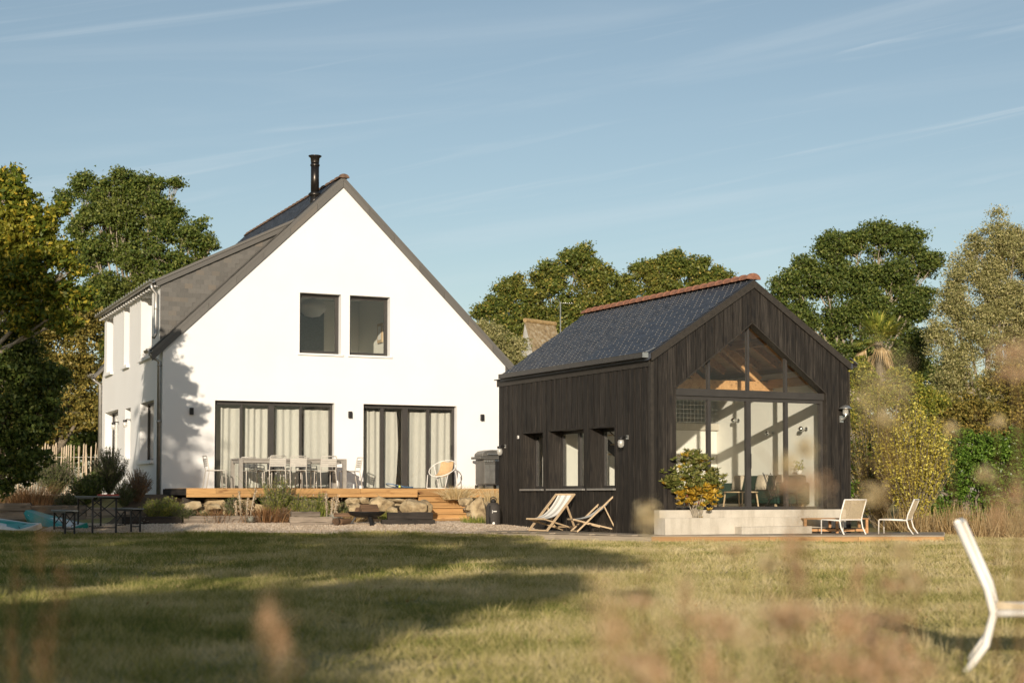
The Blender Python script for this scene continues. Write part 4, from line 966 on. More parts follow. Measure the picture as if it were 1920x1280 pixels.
# ================================================================ sleepers
def sleeper(a, b, w, h, mat, label, cat='sleeper', grp='timber sleepers'):
    a, b = Vector(a), Vector(b); L = (b-a).length; m = MB(); n = 7
    r = random.Random(label); 
    for i in range(n):
        x = L*i/(n-1)
        for yy, zz in ((-w/2, 0), (w/2, 0), (w/2, h), (-w/2, h)): m.v.append((x+(r.uniform(-.012, .012) if i in (0, n-1) else 0), yy+r.uniform(-.008, .008), zz+r.uniform(-.007, .007)))
    for i in range(n-1):
        for k in range(4): m.f.append((i*4+k, i*4+(k+1) % 4, i*4+4+(k+1) % 4, i*4+4+k))
    m.f += [(0, 1, 2, 3), tuple(4*(n-1)+k for k in (3, 2, 1, 0))]
    o = m.build('sleeper', mat, None, bevel=.012); o.location = a; o.rotation_euler = (0, 0, math.atan2(b.y-a.y, b.x-a.x)); tag(o, label, cat, grp); return o
kx = [-8.75, -7.45, -5.95, -4.98]
for i, lb in enumerate(('dark sleeper of the bed kerb nearest the trestle table', 'grey sleeper in the kerb below the green feathery bush', 'grey sleeper in the kerb below the flowering plants')):
    a, b = kx[i]+.01, kx[i+1]-.01; sleeper((a, yk(a)-.02, H(a, float(yk(a)))+.01), (b, yk(b)-.02, H(b, float(yk(b)))+.01), .13, .19, 'sleeper_grey' if i else 'sleeper_dark', lb, grp='kerb sleepers')
sleeper((-4.93, 34.78, .20), (-4.03, 34.95, .19), .16, .10, 'sleeper_grey', 'bottom sleeper of the short stack left of the fire bowl', grp='short sleeper stack')
sleeper((-4.96, 34.80, .30), (-4.02, 34.98, .29), .16, .13, 'sleeper_grey', 'middle sleeper of the short stack left of the fire bowl', grp='short sleeper stack')
sleeper((-4.92, 34.82, .43), (-4.28, 34.94, .42), .15, .115, 'sleeper_grey', 'topmost shorter sleeper of the stack left of the fire bowl', grp='short sleeper stack')
sleeper((-3.05, 35.08, .135), (-1.77, 35.30, .135), .17, .105, 'sleeper_dark', 'bottom black sleeper of the stack in front of the steps', grp='black sleeper stack')
sleeper((-2.93, 35.08, .24), (-1.75, 35.28, .24), .18, .12, 'sleeper_dark', 'middle black sleeper of the stack in front of the steps', grp='black sleeper stack')
sleeper((-2.80, 35.10, .36), (-1.79, 35.27, .36), .17, .165, 'sleeper_dark', 'topmost black sleeper of the stack in front of the steps', grp='black sleeper stack')
for j, z in enumerate((.33, .53)):
    for i, (a, b) in enumerate(((-13.2, -11.2), (-11.19, -9.9), (-9.89, -8.85))):
        pos = ('left', 'middle', 'right')[i]; row = ('lower', 'upper')[j]
        sleeper((a, 36.45-.03*i, z-.05*i), (b, 36.45-.03*i, z-.05*(i+.8)), .14, .19, 'sleeper_grey', f'{row} sleeper of the raised bed wall behind the paddle boards, {pos} length', grp='raised bed sleepers')

# ================================================================ boulders
def boulder(c, r, label, rz=0.0, seed=0, name='boulder', grp='boulders by the steps'):
    bm = bmesh.new(); q = random.Random(seed+11); r = tuple(v*1.18 for v in r)
    for k in range(30):
        p = Vector((q.gauss(0, 1), q.gauss(0, 1), q.gauss(0, 1))).normalized(); p = Vector([math.copysign(abs(v)**.7, v) for v in p])*q.uniform(.72, 1.0); bm.verts.new((p.x*r[0], p.y*r[1], p.z*r[2]))
    h = bmesh.ops.convex_hull(bm, input=bm.verts[:]); bmesh.ops.delete(bm, geom=[v for v in bm.verts if not v.link_faces], context='VERTS')
    bmesh.ops.bevel(bm, geom=bm.edges[:], offset=min(r)*.07, segments=1, affect='EDGES')
    me = bpy.data.meshes.new(name); bm.to_mesh(me); bm.free(); o = link(name, me, 'boulder'); o.location = c; o.rotation_euler = (q.uniform(-.1, .1), q.uniform(-.15, .15), rz); tag(o, label, 'boulder', grp); return o
bl = [((714, 950, 37.2), (.30, .3, .24), 'large tan boulder behind the fire bowl'), ((776, 951, 37.0), (.32, .3, .20), 'broad tan boulder behind the black sleeper stack'),
      ((797, 950, 37.3), (.14, .25, .22), 'layered upright rock just left of the timber steps'), ((748, 939, 37.7), (.30, .2, .06), 'flat white stone lying under the terrace edge'),
      ((660, 940, 37.5), (.16, .2, .10), 'small stone under the terrace behind the log pile'), ((682, 938, 37.5), (.14, .2, .09), 'small stone under the terrace left of the large tan boulder'),
      ((664, 954, 37.0), (.20, .22, .13), 'low tan boulder above the log pile'), ((688, 957, 37.0), (.14, .2, .10), 'low stone beside the large tan boulder'), ((735, 957, 37.0), (.13, .2, .09), 'stone wedged between the two tan boulders'),
      ((897, 961, 36.6), (.20, .12, .36), 'tall pale upright slab right of the steps'), ((918, 962, 37.0), (.15, .2, .27), 'brown boulder between the pale slab and the cabin'),
      ((872, 940, 37.6), (.17, .2, .09), 'rounded stone at the top right of the steps'), ((879, 952, 37.4), (.10, .15, .08), 'small stone beside the upper right steps'), ((880, 964, 37.0), (.06, .1, .06), 'smallest pale stone beside the lower steps'),
      ((929, 940, 37.8), (.13, .2, .10), 'stone below the dry grass beside the cabin corner'), ((590, 946, 37.3), (.22, .2, .12), 'stone half hidden behind the green rosemary'), ((358, 948, 36.4), (.24, .2, .12), 'rounded stone below the left end of the terrace'), ((400, 950, 36.7), (.18, .2, .09), 'flat stone under the terrace near its left end')]
for i, (q, r, lb) in enumerate(bl): boulder(P(*q), r, lb, WY, i*7)
for i in range(16):          # rubble wall under the terrace
    X = .5+i*.34; boulder(WW(X, -2.25+.08*math.sin(i*2.1), .56+.14*(i % 2)), (.24, .2, .15), f'rubble stone in the dark gap under the terrace', WY, 200+i, 'rubble_stone', 'rubble stones under the terrace')
# ================================================================ dining set
def dining_chair():
    t = thing('garden_chair', '', 'chair', group='metal chairs round the terrace table')
    for s in (-1, 1):
        MB().tube([(s*.205, -.27, 0), (s*.20, -.20, .43), (s*.20, -.215, .50), (s*.195, -.265, .765), (s*.18, -.272, .785)], .0125, 7).build('rear_leg', 'chair_metal', t, True)
        MB().tube([(s*.21, .22, 0), (s*.205, .205, .40), (s*.203, .19, .43), (s*.2, .16, .44), (s*.2, -.19, .43)], .0125, 7).build('front_leg', 'chair_metal', t, True)
    MB().tube([(-.18, -.272, .785), (0, -.276, .787), (.18, -.272, .785)], .0125, 7).build('top_rail', 'chair_metal', t, True)
    for z in (.55, .60, .65, .70): MB().box(-.195, .195, -.235-(z-.5)*.19, -.227-(z-.5)*.19, z-.02, z+.02).build('back_slat', 'chair_metal', t)
    for i in range(7): MB().box(-.195, .195, -.17+i*.052, -.128+i*.052, .438, .450).build('seat_slat', 'chair_metal', t)
    return t
c0 = dining_chair()
TY = -1.12
def put(o, X, Y, a, lb):
    o.location = WW(X, Y, DK+.001); o.rotation_euler = (0, 0, WY+a); o['label'] = lb
put(c0, 2.40, TY-.62, .03, 'pale metal chair at the near side of the table, left of the three')
for X, Y, a, lb in ((2.93, TY-.62, -.03, 'pale metal chair at the near side of the table, middle of the three'), (3.68, TY-.60, .05, 'pale metal chair at the near side of the table, right of the three'),
                 (2.15, TY+.62, math.pi+.04, 'metal chair behind the table at its left, against the patio door'), (2.82, TY+.62, math.pi-.05, 'metal chair behind the middle of the table'), (3.55, TY+.62, math.pi+.03, 'metal chair behind the table at its right'),
                 (1.08, TY-.02, -math.pi/2, 'metal chair at the left head of the table'), (4.52, TY+.05, math.pi/2, 'metal chair at the right head of the table')):
    put(copy_tree(c0), X, Y, a, lb)
tb = thing('dining_table', 'long taupe metal dining table on the terrace', 'table', WW(2.92, TY, DK+.001), WY)
MB().box(-1.36, 1.36, -.45, .45, .70, .735).build('table_top', 'table_metal', tb, bevel=.005)
MB().box(-1.33, 1.33, -.42, -.38, .62, .699).box(-1.33, 1.33, .38, .42, .62, .699).box(-1.33, -1.29, -.38, .38, .62, .699).box(1.29, 1.33, -.38, .38, .62, .699).build('apron', 'table_metal', tb)
for x in (-1.36, 1.27):
    for y_ in (-.45, .36): MB().box(x, x+.09, y_, y_+.09, 0, .699).build('leg', 'table_metal', tb)
# round rattan chair
rt = thing('rattan_chair', 'round rattan lounge chair with white hoop frame on the terrace', 'chair', WW(7.08, -.95, DK+.001), WY+math.pi*.72)
ring = lambda c, r, tilt, n=26: [(c[0]+r*math.cos(2*math.pi*i/n), c[1]+r*math.sin(2*math.pi*i/n)*math.cos(tilt), c[2]+r*math.sin(2*math.pi*i/n)*-math.sin(tilt)) for i in range(n+1)]
MB().tube(ring((0, -.02, .53), .37, .62), .013, 8, False).build('hoop', 'white_metal', rt, True)
m = MB(); nu, nv = 9, 16
for iv in range(nv):
    for iu in range(nu):
        s_ = -.33+.50*iv/(nv-1); hw = min(.19, math.sqrt(max(.0004, .355**2-s_*s_))); u_ = hw*(iu/(nu-1)*2-1); dp = -.20*(1-(u_*u_+s_*s_)/.36**2)
        m.v.append((u_, -.02+s_*math.cos(.62)+dp*math.sin(.62), .53-s_*math.sin(.62)+dp*math.cos(.62)))
for iv in range(nv-1):
    for iu in range(nu-1): q = iv*nu+iu; m.f.append((q, q+1, q+nu+1, q+nu))
m.build('rattan_seat', 'rattan', rt, True)
for s in (-1, 1):
    MB().tube([(s*.3, .24, .36), (s*.27, .34, .02), (s*.26, .32, .014), (s*.26, -.3, .014), (s*.27, -.32, .03), (s*.32, -.12, .62)], .012, 7).build('side_frame', 'white_metal', rt, True)
MB().tube([(-.26, .33, .014), (.26, .33, .014)], .012, 7).build('cross_bar', 'white_metal', rt)
# barbecue
bq = thing('barbecue', 'dark grey gas barbecue cart beside the cabin corner', 'barbecue', WW(8.52, -.55, DK+.001), WY+.1)
MB().box(-.22, .10, -.25, .25, .12, .78).build('cabinet', 'grill_grey', bq, bevel=.01)
MB().box(.10, .40, -.25, .25, .10, .74).build('cabinet', 'black_metal', bq, bevel=.01)
for x in (-.215, -.055): MB().box(x, x+.15, -.262, -.252, .15, .64).build('door', 'zinc', bq)
MB().box(-.36, .5, -.27, .25, .785, .85).build('shelf', 'grill_grey', bq, bevel=.012)
MB().prism([(-.28, .855), (-.27, .93), (-.18, 1.0), (0, 1.035), (.26, 1.035), (.40, .96), (.43, .855)], .46, lambda u, v, w: (u, -.24+w, v)).build('hood', 'grill_grey', bq, bevel=.015)
MB().tube([(-.15, -.30, .92), (.3, -.30, .92)], .014, 8).build('handle', 'galvanised', bq)
for i in range(4): MB().lathe([(0, 0), (.025, 0), (.022, .03), (0, .03)], 10).build('knob', 'galvanised', bq).matrix_local = Matrix.Translation((-.22+i*.07, -.27, .73)) @ Matrix.Rotation(R(90), 4, 'X')
for x in (-.22, .34):
    for yy in (-.2, .2): MB().tube([(x-.02, yy, .055), (x+.02, yy, .055)], .055, 14).build('wheel', 'rubber_black', bq)
# racket
rk = thing('tennis_racket', 'blue tennis racket lying on the terrace edge', 'racket', WW(5.42, -2.3, DK+.02), WY-.15)
m = MB(); m.tube([(-.17+.17*math.cos(2*math.pi*i/24), .13*math.sin(2*math.pi*i/24), .05+.05*math.cos(2*math.pi*i/24+2.6)) for i in range(25)], .012, 7, False); m.build('head', 'racket_blue', rk, True)
MB().tube([(-.01, 0, .05), (.12, 0, .02), (.34, 0, .012)], [.01, .012, .016], 8).build('handle', 'racket_blue', rk, True)
m = MB()
for i in range(7): q = -.1+i*.033; m.tube([(-.31, q*.6, .02), (-.04, q*.6, .07)], .002, 4)
m.build('strings', 'paper_white', rk)
MB().lathe([(0, -.033), (.023, -.023), (.033, 0), (.023, .023), (0, .033)], 14, (-.02, -.08, .03)).build('ball', 'racket_yellow', rk, True)
# fire bowl and logs
fb = thing('fire_bowl', 'black steel fire bowl on three legs holding a log', 'fire bowl', (-3.26, 35.0, H(-3.26, 35.0)+.02), .3)
MB().lathe([(0, .155), (.2, .17), (.36, .225), (.425, .29), (.43, .30), (.405, .30), (.34, .245), (.18, .195), (0, .185)], 32).build('bowl', 'black_metal', fb, True)
for a in (-1.45, .95, 2.75): MB().bar((.22*math.cos(a), .22*math.sin(a), .2), (.36*math.cos(a), .36*math.sin(a), 0), .075, .03, (math.cos(a), math.sin(a), .3)).build('leg', 'black_metal', fb)
def log(loc, rz, L, r, label, split=False, tilt=0.0):
    m = MB(); n = 12; q = random.Random(label)
    prof = [(r*math.cos(2*math.pi*i/n)*q.uniform(.9, 1.1), r*math.sin(2*math.pi*i/n)*q.uniform(.85, 1.1)) for i in range(n)] if not split else [(-r, -.3*r), (r, -.3*r), (.75*r, .35*r), (.1*r, 1.25*r), (-.5*r, .6*r)]
    m.prism(prof, L, lambda u, v, w: (w-L/2, u, v)); o = m.build('firewood_log', 'bark_wood', None, bevel=.006); o.location = loc; o.rotation_euler = (0, tilt, rz); return tag(o, label, 'log', 'firewood')
wood('bark_wood', (0.045, 0.028, 0.018), (0.17, 0.10, 0.055), 0, 0.9, 20, 0.3, var=0.25, bump=.6)
zf = H(-3.26, 35.0)+.02
log((-3.2, 34.95, zf+.30), .5, .42, .13, 'split reddish log lying in the fire bowl', True)
log((-3.33, 35.05, zf+.28), -.3, .38, .09, 'second log under the split one in the fire bowl', True)
zg = H(-3.85, 34.9)+.02
log((-3.86, 34.88, zg+.085), 1.25, .34, .085, 'round log lying on the gravel beside the fire bowl')
log((-3.74, 34.93, zg+.08), 1.0, .34, .075, 'second round log on the gravel next to the bowl leg')
log((-3.80, 34.92, zg+.20), .2, .36, .06, 'flat log lying on top of the two round logs', True)
# paddle boards leaning on the bed wall
def paddle(pa, pb, w, label, mats):
    """a, b: ends of the centre line; the board's deck tilts towards the lawn"""
    pa, pb = Vector(pa), Vector(pb); L = (pb-pa).length
    t = thing('paddle_board', label, 'paddle board', pa, 0, 'paddle boards on the gravel')
    ax = (pb-pa).normalized(); up = Vector((.12, -.55, .80)); up = (up-ax*up.dot(ax)).normalized(); sd = up.cross(ax)
    t.rotation_mode = 'QUATERNION'; t.rotation_quaternion = Matrix((ax, sd, up)).transposed().to_quaternion()
    def outline(k, n=40):
        pts = []
        for i in range(n+1):
            q = i/n; wv = math.sin(math.pi*min(1, q*1.15+.02)**.62)**.75 if q < .87 else math.sin(math.pi*.985)**.0*math.sqrt(max(0, 1-((q-.5)/.5)**2))*1.0
            wv = (math.sin(math.pi*q**.75))**.55
            pts.append((q*L, wv*w/2*k))
        return pts+[(x, -y_) for x, y_ in reversed(pts[1:-1])]
    fz = lambda u, v, w_: (u, v, w_)
    MB().prism(outline(1), .11, lambda u, v, z: (u, v, z+.16*(abs(u/L-.5)*2)**3)).build('hull', mats[0], t)
    MB().prism([(x*.94+.03*L, y_) for x, y_ in outline(.86)], .004, lambda u, v, z: (u, v, .112+z+.16*(abs(u/L-.5)*2)**3)).build('deck_pad', mats[1], t)
    MB().prism([(x*.5+.3*L, y_) for x, y_ in outline(.55)], .004, lambda u, v, z: (u, v, .117+z+.16*(abs(u/L-.5)*2)**3)).build('grip', mats[2], t)
    for y_ in (-.12, .12): MB().tube([(L*.68, y_, .12), (L*.8, -y_, .15)], .008, 5).build('bungee', 'rubber_black', t)
    MB().bar((L*.5-.06, 0, .135), (L*.5+.06, 0, .135), .03, .03).build('handle', 'rubber_black', t)
paddle((-12.6, 35.3, .28), (-10.1, 33.8, .06), .50, 'teal paddle board at the left edge of the photo', ('board_white', 'board_teal', 'board_teal'))
paddle((-11.0, 35.6, .32), (-9.2, 34.1, .06), .48, 'white and blue paddle board with teal nose behind the trestle bench', ('board_teal', 'board_white', 'bench_wood_grey'))
# trestle table and benches
def trestle(loc, rz, L, w, h, label, name, cat):
    t = thing(name, label, cat, loc, rz)
    MB().box(-w/2, w/2, -L/2, L/2, h-.028, h).build('top', 'bench_wood_grey', t, bevel=.004)
    MB().box(-w/2+.02, -w/2+.05, -L/2+.1, L/2-.1, h-.06, h-.029).box(w/2-.05, w/2-.02, -L/2+.1, L/2-.1, h-.06, h-.029).build('rail', 'black_metal', t)
    for yy in (-L/2+.22, L/2-.22):
        for s in (-1, 1): MB().box(s*(w/2-.035)-.018, s*(w/2-.035)+.018, yy-.018, yy+.018, 0, h-.06).build('leg', 'black_metal', t)
        MB().bar((-w/2+.05, yy, h*.42), (w/2-.05, yy, h-.08), .02, .02).bar((w/2-.05, yy, h*.42), (-w/2+.05, yy, h-.08), .02, .02).build('cross_brace', 'black_metal', t)
        MB().box(-w/2+.05, w/2-.05, yy-.012, yy+.012, .1, .125).build('foot_bar', 'black_metal', t)
    return t
zt_ = H(-8.9, 33.6)
trestle((-8.95, 33.7, zt_), .46, 2.0, .56, .78, 'dark folding trestle table on the gravel by the raised bed', 'trestle_table', 'table')
trestle((-9.55, 33.35, H(-9.5, 33.4)), .46, 1.7, .26, .50, 'dark folding bench left of the trestle table', 'trestle_bench', 'bench')
trestle((-8.35, 34.0, H(-8.3, 34.0)-.02), .46, 1.9, .26, .50, 'dark folding bench right of the trestle table', 'trestle_bench', 'bench')
tr = thing('serving_tray', 'small red tray lying on the trestle table', 'tray', (-8.7, 33.65, zt_+.782), .3)
MB().box(-.22, .22, -.14, .14, 0, .012).build('base', 'paint_red', tr); MB().box(-.22, .22, -.14, -.128, .0125, .035).box(-.22, .22, .128, .14, .0125, .035).box(-.22, -.208, -.128, .128, .0125, .035).box(.208, .22, -.128, .128, .0125, .035).build('rim', 'paint_red', tr)
# deck chairs
def deckchair(label, frame):
    t = thing('deck_chair', label, 'deck chair', group='striped deck chairs beside the cabin'); w = .27
    for s in (-1, 1):
        MB().bar((s*w, -.46, .79), (s*w, .36, .02), .028, .05, (1, 0, 0)).build('back_rail', frame, t)
        MB().bar((s*(w-.035), .42, .27), (s*(w-.035), -.60, .025), .028, .05, (1, 0, 0)).build('seat_rail', frame, t)
        MB().bar((s*(w+.03), -.20, .545), (s*(w+.03), -.44, .07), .022, .04, (1, 0, 0)).build('prop', frame, t)
    MB().tube([(-w, -.46, .775), (w, -.46, .775)], .02, 8).build('top_bar', frame, t)
    MB().box(-w+.04, w-.04, -.475, -.445, .76, .80).build('head_rail', frame, t, bevel=.01)
    MB().tube([(-w, .42, .268), (w, .42, .268)], .02, 8).build('front_bar', frame, t)
    MB().tube([(-w, .34, .03), (w, .34, .03)], .016, 8).build('stretcher', frame, t)
    MB().tube([(-w-.03, -.43, .09), (w+.03, -.43, .09)], .014, 8).build('stretcher', frame, t)
    m = MB(); n = 14
    for i in range(n+1):
        q = i/n; y_ = -.455+.88*q; z = .775+(.27-.775)*q-.17*math.sin(math.pi*q**.85)
        for x in np.linspace(-.215, .215, 7): m.v.append((x, y_, z))
    for i in range(n):
        for k in range(6): a = i*7+k; m.f.append((a, a+1, a+8, a+7))
    m.build('sling', 'stripe_canvas', t, True)
    return t
a = deckchair('striped sling deck chair facing the camera, left of the two', 'light_wood'); a.location = (.80, 32.95, .143); a.rotation_euler = (0, 0, R(133))
b = deckchair('pale wooden deck chair seen from the side, right of the two', 'light_wood'); b.location = (1.62, 32.15, .143); b.rotation_euler = (0, 0, R(101))
# rope chairs
def rope_chair(label, kr=1.0):
    t = thing('rope_chair', label, 'chair', group='white rope lounge chairs'); w = .275
    for s in (-1, 1):
        MB().tube([(s*w, -.36, 0), (s*w, -.27, .13), (s*w, -.235, .27), (s*w, -.26, .38), (s*w, -.385, .675)], .014*kr, 8).build('rear_leg', 'white_metal', t, True)
        MB().tube([(s*w, -.235, .27), (s*w, .28, .285), (s*w, .305, .27), (s*w, .31, 0)], .013*kr, 8).build('front_leg', 'white_metal', t, True)
    MB().tube([(-w, -.385, .675), (w, -.385, .675)], .014, 8).build('top_rail', 'white_metal', t)
    MB().tube([(-w, .29, .283), (w, .29, .283)], .013, 8).build('front_rail', 'white_metal', t)
    MB().tube([(-w, -.238, .285), (w, -.238, .285)], .012, 8).build('rear_rail', 'white_metal', t)
    n = 30; m = MB(); m2 = MB()
    for i in range(n):
        x = -w+.02+(2*w-.04)*i/(n-1)
        m.tube([(x, -.383, .67), (x, -.24, .30)], .0052*kr, 5)
        m2.tube([(x, -.235, .287), (x, .02, .262), (x, .29, .29)], .0052, 5)
    m.build('rope_back', 'rope', t); m2.build('rope_seat', 'rope', t)
    return t
r1 = rope_chair('white rope lounge chair on the deck nearest the concrete steps'); r1.location = (6.50, 30.75, .143); r1.rotation_euler = (0, 0, R(29))
dup(r1, (7.62, 30.95, .143), R(66), 'white rope lounge chair at the right end of the deck')
r3 = rope_chair('blurred white rope chair on the lawn at the right edge of the foreground', 1.35); r3.location = (2.78, 8.13, 0.0); r3.rotation_euler = (0, 0, R(-108)); r3.scale = (1.13,)*3
# low wooden table on the deck
lt = thing('low_table', 'low honey coloured wooden frame table in front of the concrete ledge', 'table', (6.5, 31.75, .143), .12)
for i in range(5): plank('top_slat', 'teak', lt, (-.68, -.22+i*.11, .29), (.68, -.22+i*.11, .29), .10, .024)
for x in (-.66, .0, .62):
    for y_ in (-.25, .2): MB().box(x, x+.05, y_, y_+.05, 0, .277).build('leg', 'teak', lt)
for y_ in (-.25, .22): plank('rail', 'teak', lt, (-.62, y_+.015, .06), (.64, y_+.015, .06), .03, .05)
MB().box(-.6, .6, -.2, .2, .085, .1).build('shelf', 'sleeper_dark', lt)
# bag and magazine
bg_ = thing('dry_bag', 'black upright pump bag standing beside the cabin corner', 'bag', (-.43, 35.75, .17), .2)
MB().lathe([(0, .0), (.13, .005), (.165, .06), (.17, .3), (.16, .48), (.11, .56), (0, .58)], 20).build('body', 'bag_fabric', bg_, True)
MB().lathe([(0, .57), (.05, .57), (.055, .61), (.03, .66), (0, .66)], 12).build('valve', 'rubber_black', bg_, True)
MB().tube([(-.06, 0, .57), (-.07, 0, .66), (0, 0, .70), (.07, 0, .66), (.06, 0, .57)], .012, 7).build('handle', 'rubber_black', bg_, True)
MB().tube([(-.1, -.13, .1), (-.115, -.14, .3), (-.1, -.12, .5)], .02, 6).build('strap', 'rubber_black', bg_, True)
MB().lathe([(0, 0), (.03, 0), (.03, .012), (0, .012)], 12).build('badge', 'paper_white', bg_).matrix_local = Matrix.Translation((-.02, -.155, .10)) @ Matrix.Rotation(R(90), 4, 'X')
m = MB(); m.box(-.055, -.045, -.002, 0, -.05, .02); m.box(-.03, .05, -.002, 0, -.02, .0); m.build('print', 'paper_white', bg_, loc=(0, -.172, .38))
mg = thing('magazine', 'open magazine with pale and green pages lying beside the black bag', 'magazine', (-.02, 35.35, .165), .15)
for x0, x1, mt_, e in ((-.26, -.005, 'paper_white', .02), (.005, .26, 'paper_white', .0)): MB().prism([(x0, .0), (x1, .0), (x1, .012), ((x0+x1)/2, .035), (x0, .012)], .3, lambda u, v, w: (u, -.15+w, v)).build('page', mt_, mg)
MB().box(-.17, -.09, -.1515, -.1505, .004, .012).build('print', 'paper_orange', mg); MB().box(.21, .265, -.155, .15, .013, .02).build('cover', 'paper_green', mg)
# picket fence behind the side bed
pk = thing('picket_fence', 'chestnut paling fence between the hedge and the white house', 'fence', (0, 0, 0))
for i in range(52):
    x = -12.42-i*.083; yb = 46.9+.05*math.sin(i); z0 = H(x, yb)-.1; r = random.Random(i); hh = 1.62+r.uniform(-.06, .09); tl = r.uniform(-.05, .08); w_ = r.uniform(.030, .044)
    m = MB(); m.v = [(-w_/2, -.012, 0), (w_/2, -.012, 0), (w_/2, .012, 0), (-w_/2, .012, 0), (-w_/2+tl, -.012, hh-.06), (w_/2+tl, -.012, hh-.06), (w_/2+tl, .012, hh-.06), (-w_/2+tl, .012, hh-.06), (tl+w_*.1, 0, hh)]
    m.f = [(0, 3, 2, 1), (0, 1, 5, 4), (1, 2, 6, 5), (2, 3, 7, 6), (3, 0, 4, 7), (4, 5, 8), (5, 6, 8), (6, 7, 8), (7, 4, 8)]
    m.build('picket', 'picket_wood', pk, loc=(x, yb, z0))
for z in (1.3, 2.05): MB().tube([(-12.35, 46.92, z), (-16.8, 46.92, z)], .006, 5).build('wire', 'zinc', pk)
# neighbour's roof and aerial between the two buildings
nb = thing('neighbour_house', 'small old house with lichen covered roof between the two buildings', 'house', (0, 0, 0))
A = P(984, 607, 66); Bq = P(1041, 609, 67.5); ev1 = P(975, 672, 66.6); ev2 = P(1001, 672, 65.0)
bk = Vector((Bq.x-A.x, Bq.y-A.y, 0)); 
gp = [Vector((ev1.x, ev1.y, .8)), Vector((ev2.x, ev2.y, .8)), ev2, A, ev1]
m = MB(); k = len(gp); m.v = [tuple(p) for p in gp]+[tuple(p+bk) for p in gp]; m.f = [tuple(range(k)), tuple(range(2*k-1, k-1, -1))]+[(i, (i+1) % k, k+(i+1) % k, k+i) for i in range(k)]
m.build('wall', 'old_render', nb)
up = Vector((0, 0, .12)); dn = (ev2-A)*1.12
rf = MB().quad(A+up, A+dn+up, A+dn+bk+up, A+bk+up).quad(A+up*.2, A+dn+up*.2, A+dn+bk+up*.2, A+bk+up*.2).quad(A+up, A+dn+up, A+dn+up*.2, A+up*.2).quad(A+up, A+(ev1-A)*1.1+up, A+(ev1-A)*1.1+bk+up, A+bk+up).build('roof', 'lichen_tiles', nb)
simple('ridge_lichen', (.36, .25, .12), .9, 0, .2, .3, 8)
MB().tube([A+up*1.3, A+bk+up*1.3], .1, 8).build('ridge', 'ridge_lichen', nb)
an = thing('tv_aerial', 'thin rooftop aerial above the cabin roof, in front of the oaks', 'aerial', P(1051, 660, 66), 0)
hz = (P(1051, 566, 66)-P(1051, 660, 66)).z
MB().tube([(0, 0, -2), (0, 0, hz)], .025, 6).build('mast', 'galvanised', an)
MB().tube([(-.05, 0, hz-.05), (.55, 0, hz-.08)], .014, 5).build('boom', 'galvanised', an)
for i in range(6): MB().tube([(.02+i*.09, -.2, hz-.06), (.02+i*.09, .2, hz-.06)], .008, 4).build('element', 'galvanised', an)
for s in (-1, 1): MB().tube([(0, 0, hz-.06), (.0-.12, 0, hz-.06+s*.24)], .01, 4).build('reflector', 'galvanised', an)
# ================================================================ plants
def foliage(parent, cen, size, mat, ratio=.5, name='foliage', udir=None, ub=0.0, near=False):
    if name == 'crown' and not near:
        V, F = leaf_tris(cen, size, ratio*1.5); return npmesh(name, V, F, mat, parent, rng.random(len(cen)), kind='stuff')
    V, F = leaf_arrays(cen, size, ratio, udir, ub); return npmesh(name, V, F, mat, parent, rng.random(len(cen)), kind='stuff')
def clumps(lobes, n_cl, per, cr, inner=.45, boughs=12):
    """leaf positions gathered in clumps, the clumps in boughs, over a set of ellipsoid lobes (c, (rx,ry,rz))"""
    area = np.array([l[1][0]*l[1][2] for l in lobes]); k = np.maximum(4, (n_cl*area/area.sum()).astype(int)); pts = []; ctr = []
    for (c, r), m in zip(lobes, k):
        c = np.array(c); r = np.array(r)
        if boughs:
            nb = max(3, min(boughs, m//3)); bd = unit(nb); bc = c+bd*r*rng.uniform(.30, .86, (nb, 1)); br_ = rng.uniform(.24, .48, nb)
            w = rng.integers(nb, size=m); d = unit(m); cc = bc[w]+d*r*(br_[w]*rng.uniform(.45, 1.08, m))[:, None]
            fill = rng.random(m) < .16; cc[fill] = (c+unit(m)*r*(.88*rng.random((m, 1))**.4))[fill]
        else:
            d = unit(m); q = inner+(1.06-inner)*rng.random((m, 1))**.6; cc = c+d*q*r*(1+.14*rng.normal(size=(m, 1)))
        ctr.append(bc if boughs else cc); s = cr*rng.uniform(.5, 1.3, (m, 1, 1))
        pts.append((cc[:, None]+rng.normal(size=(m, per, 3))*s*np.array((1, 1, .5))).reshape(-1, 3))
    return np.concatenate(pts), ctr
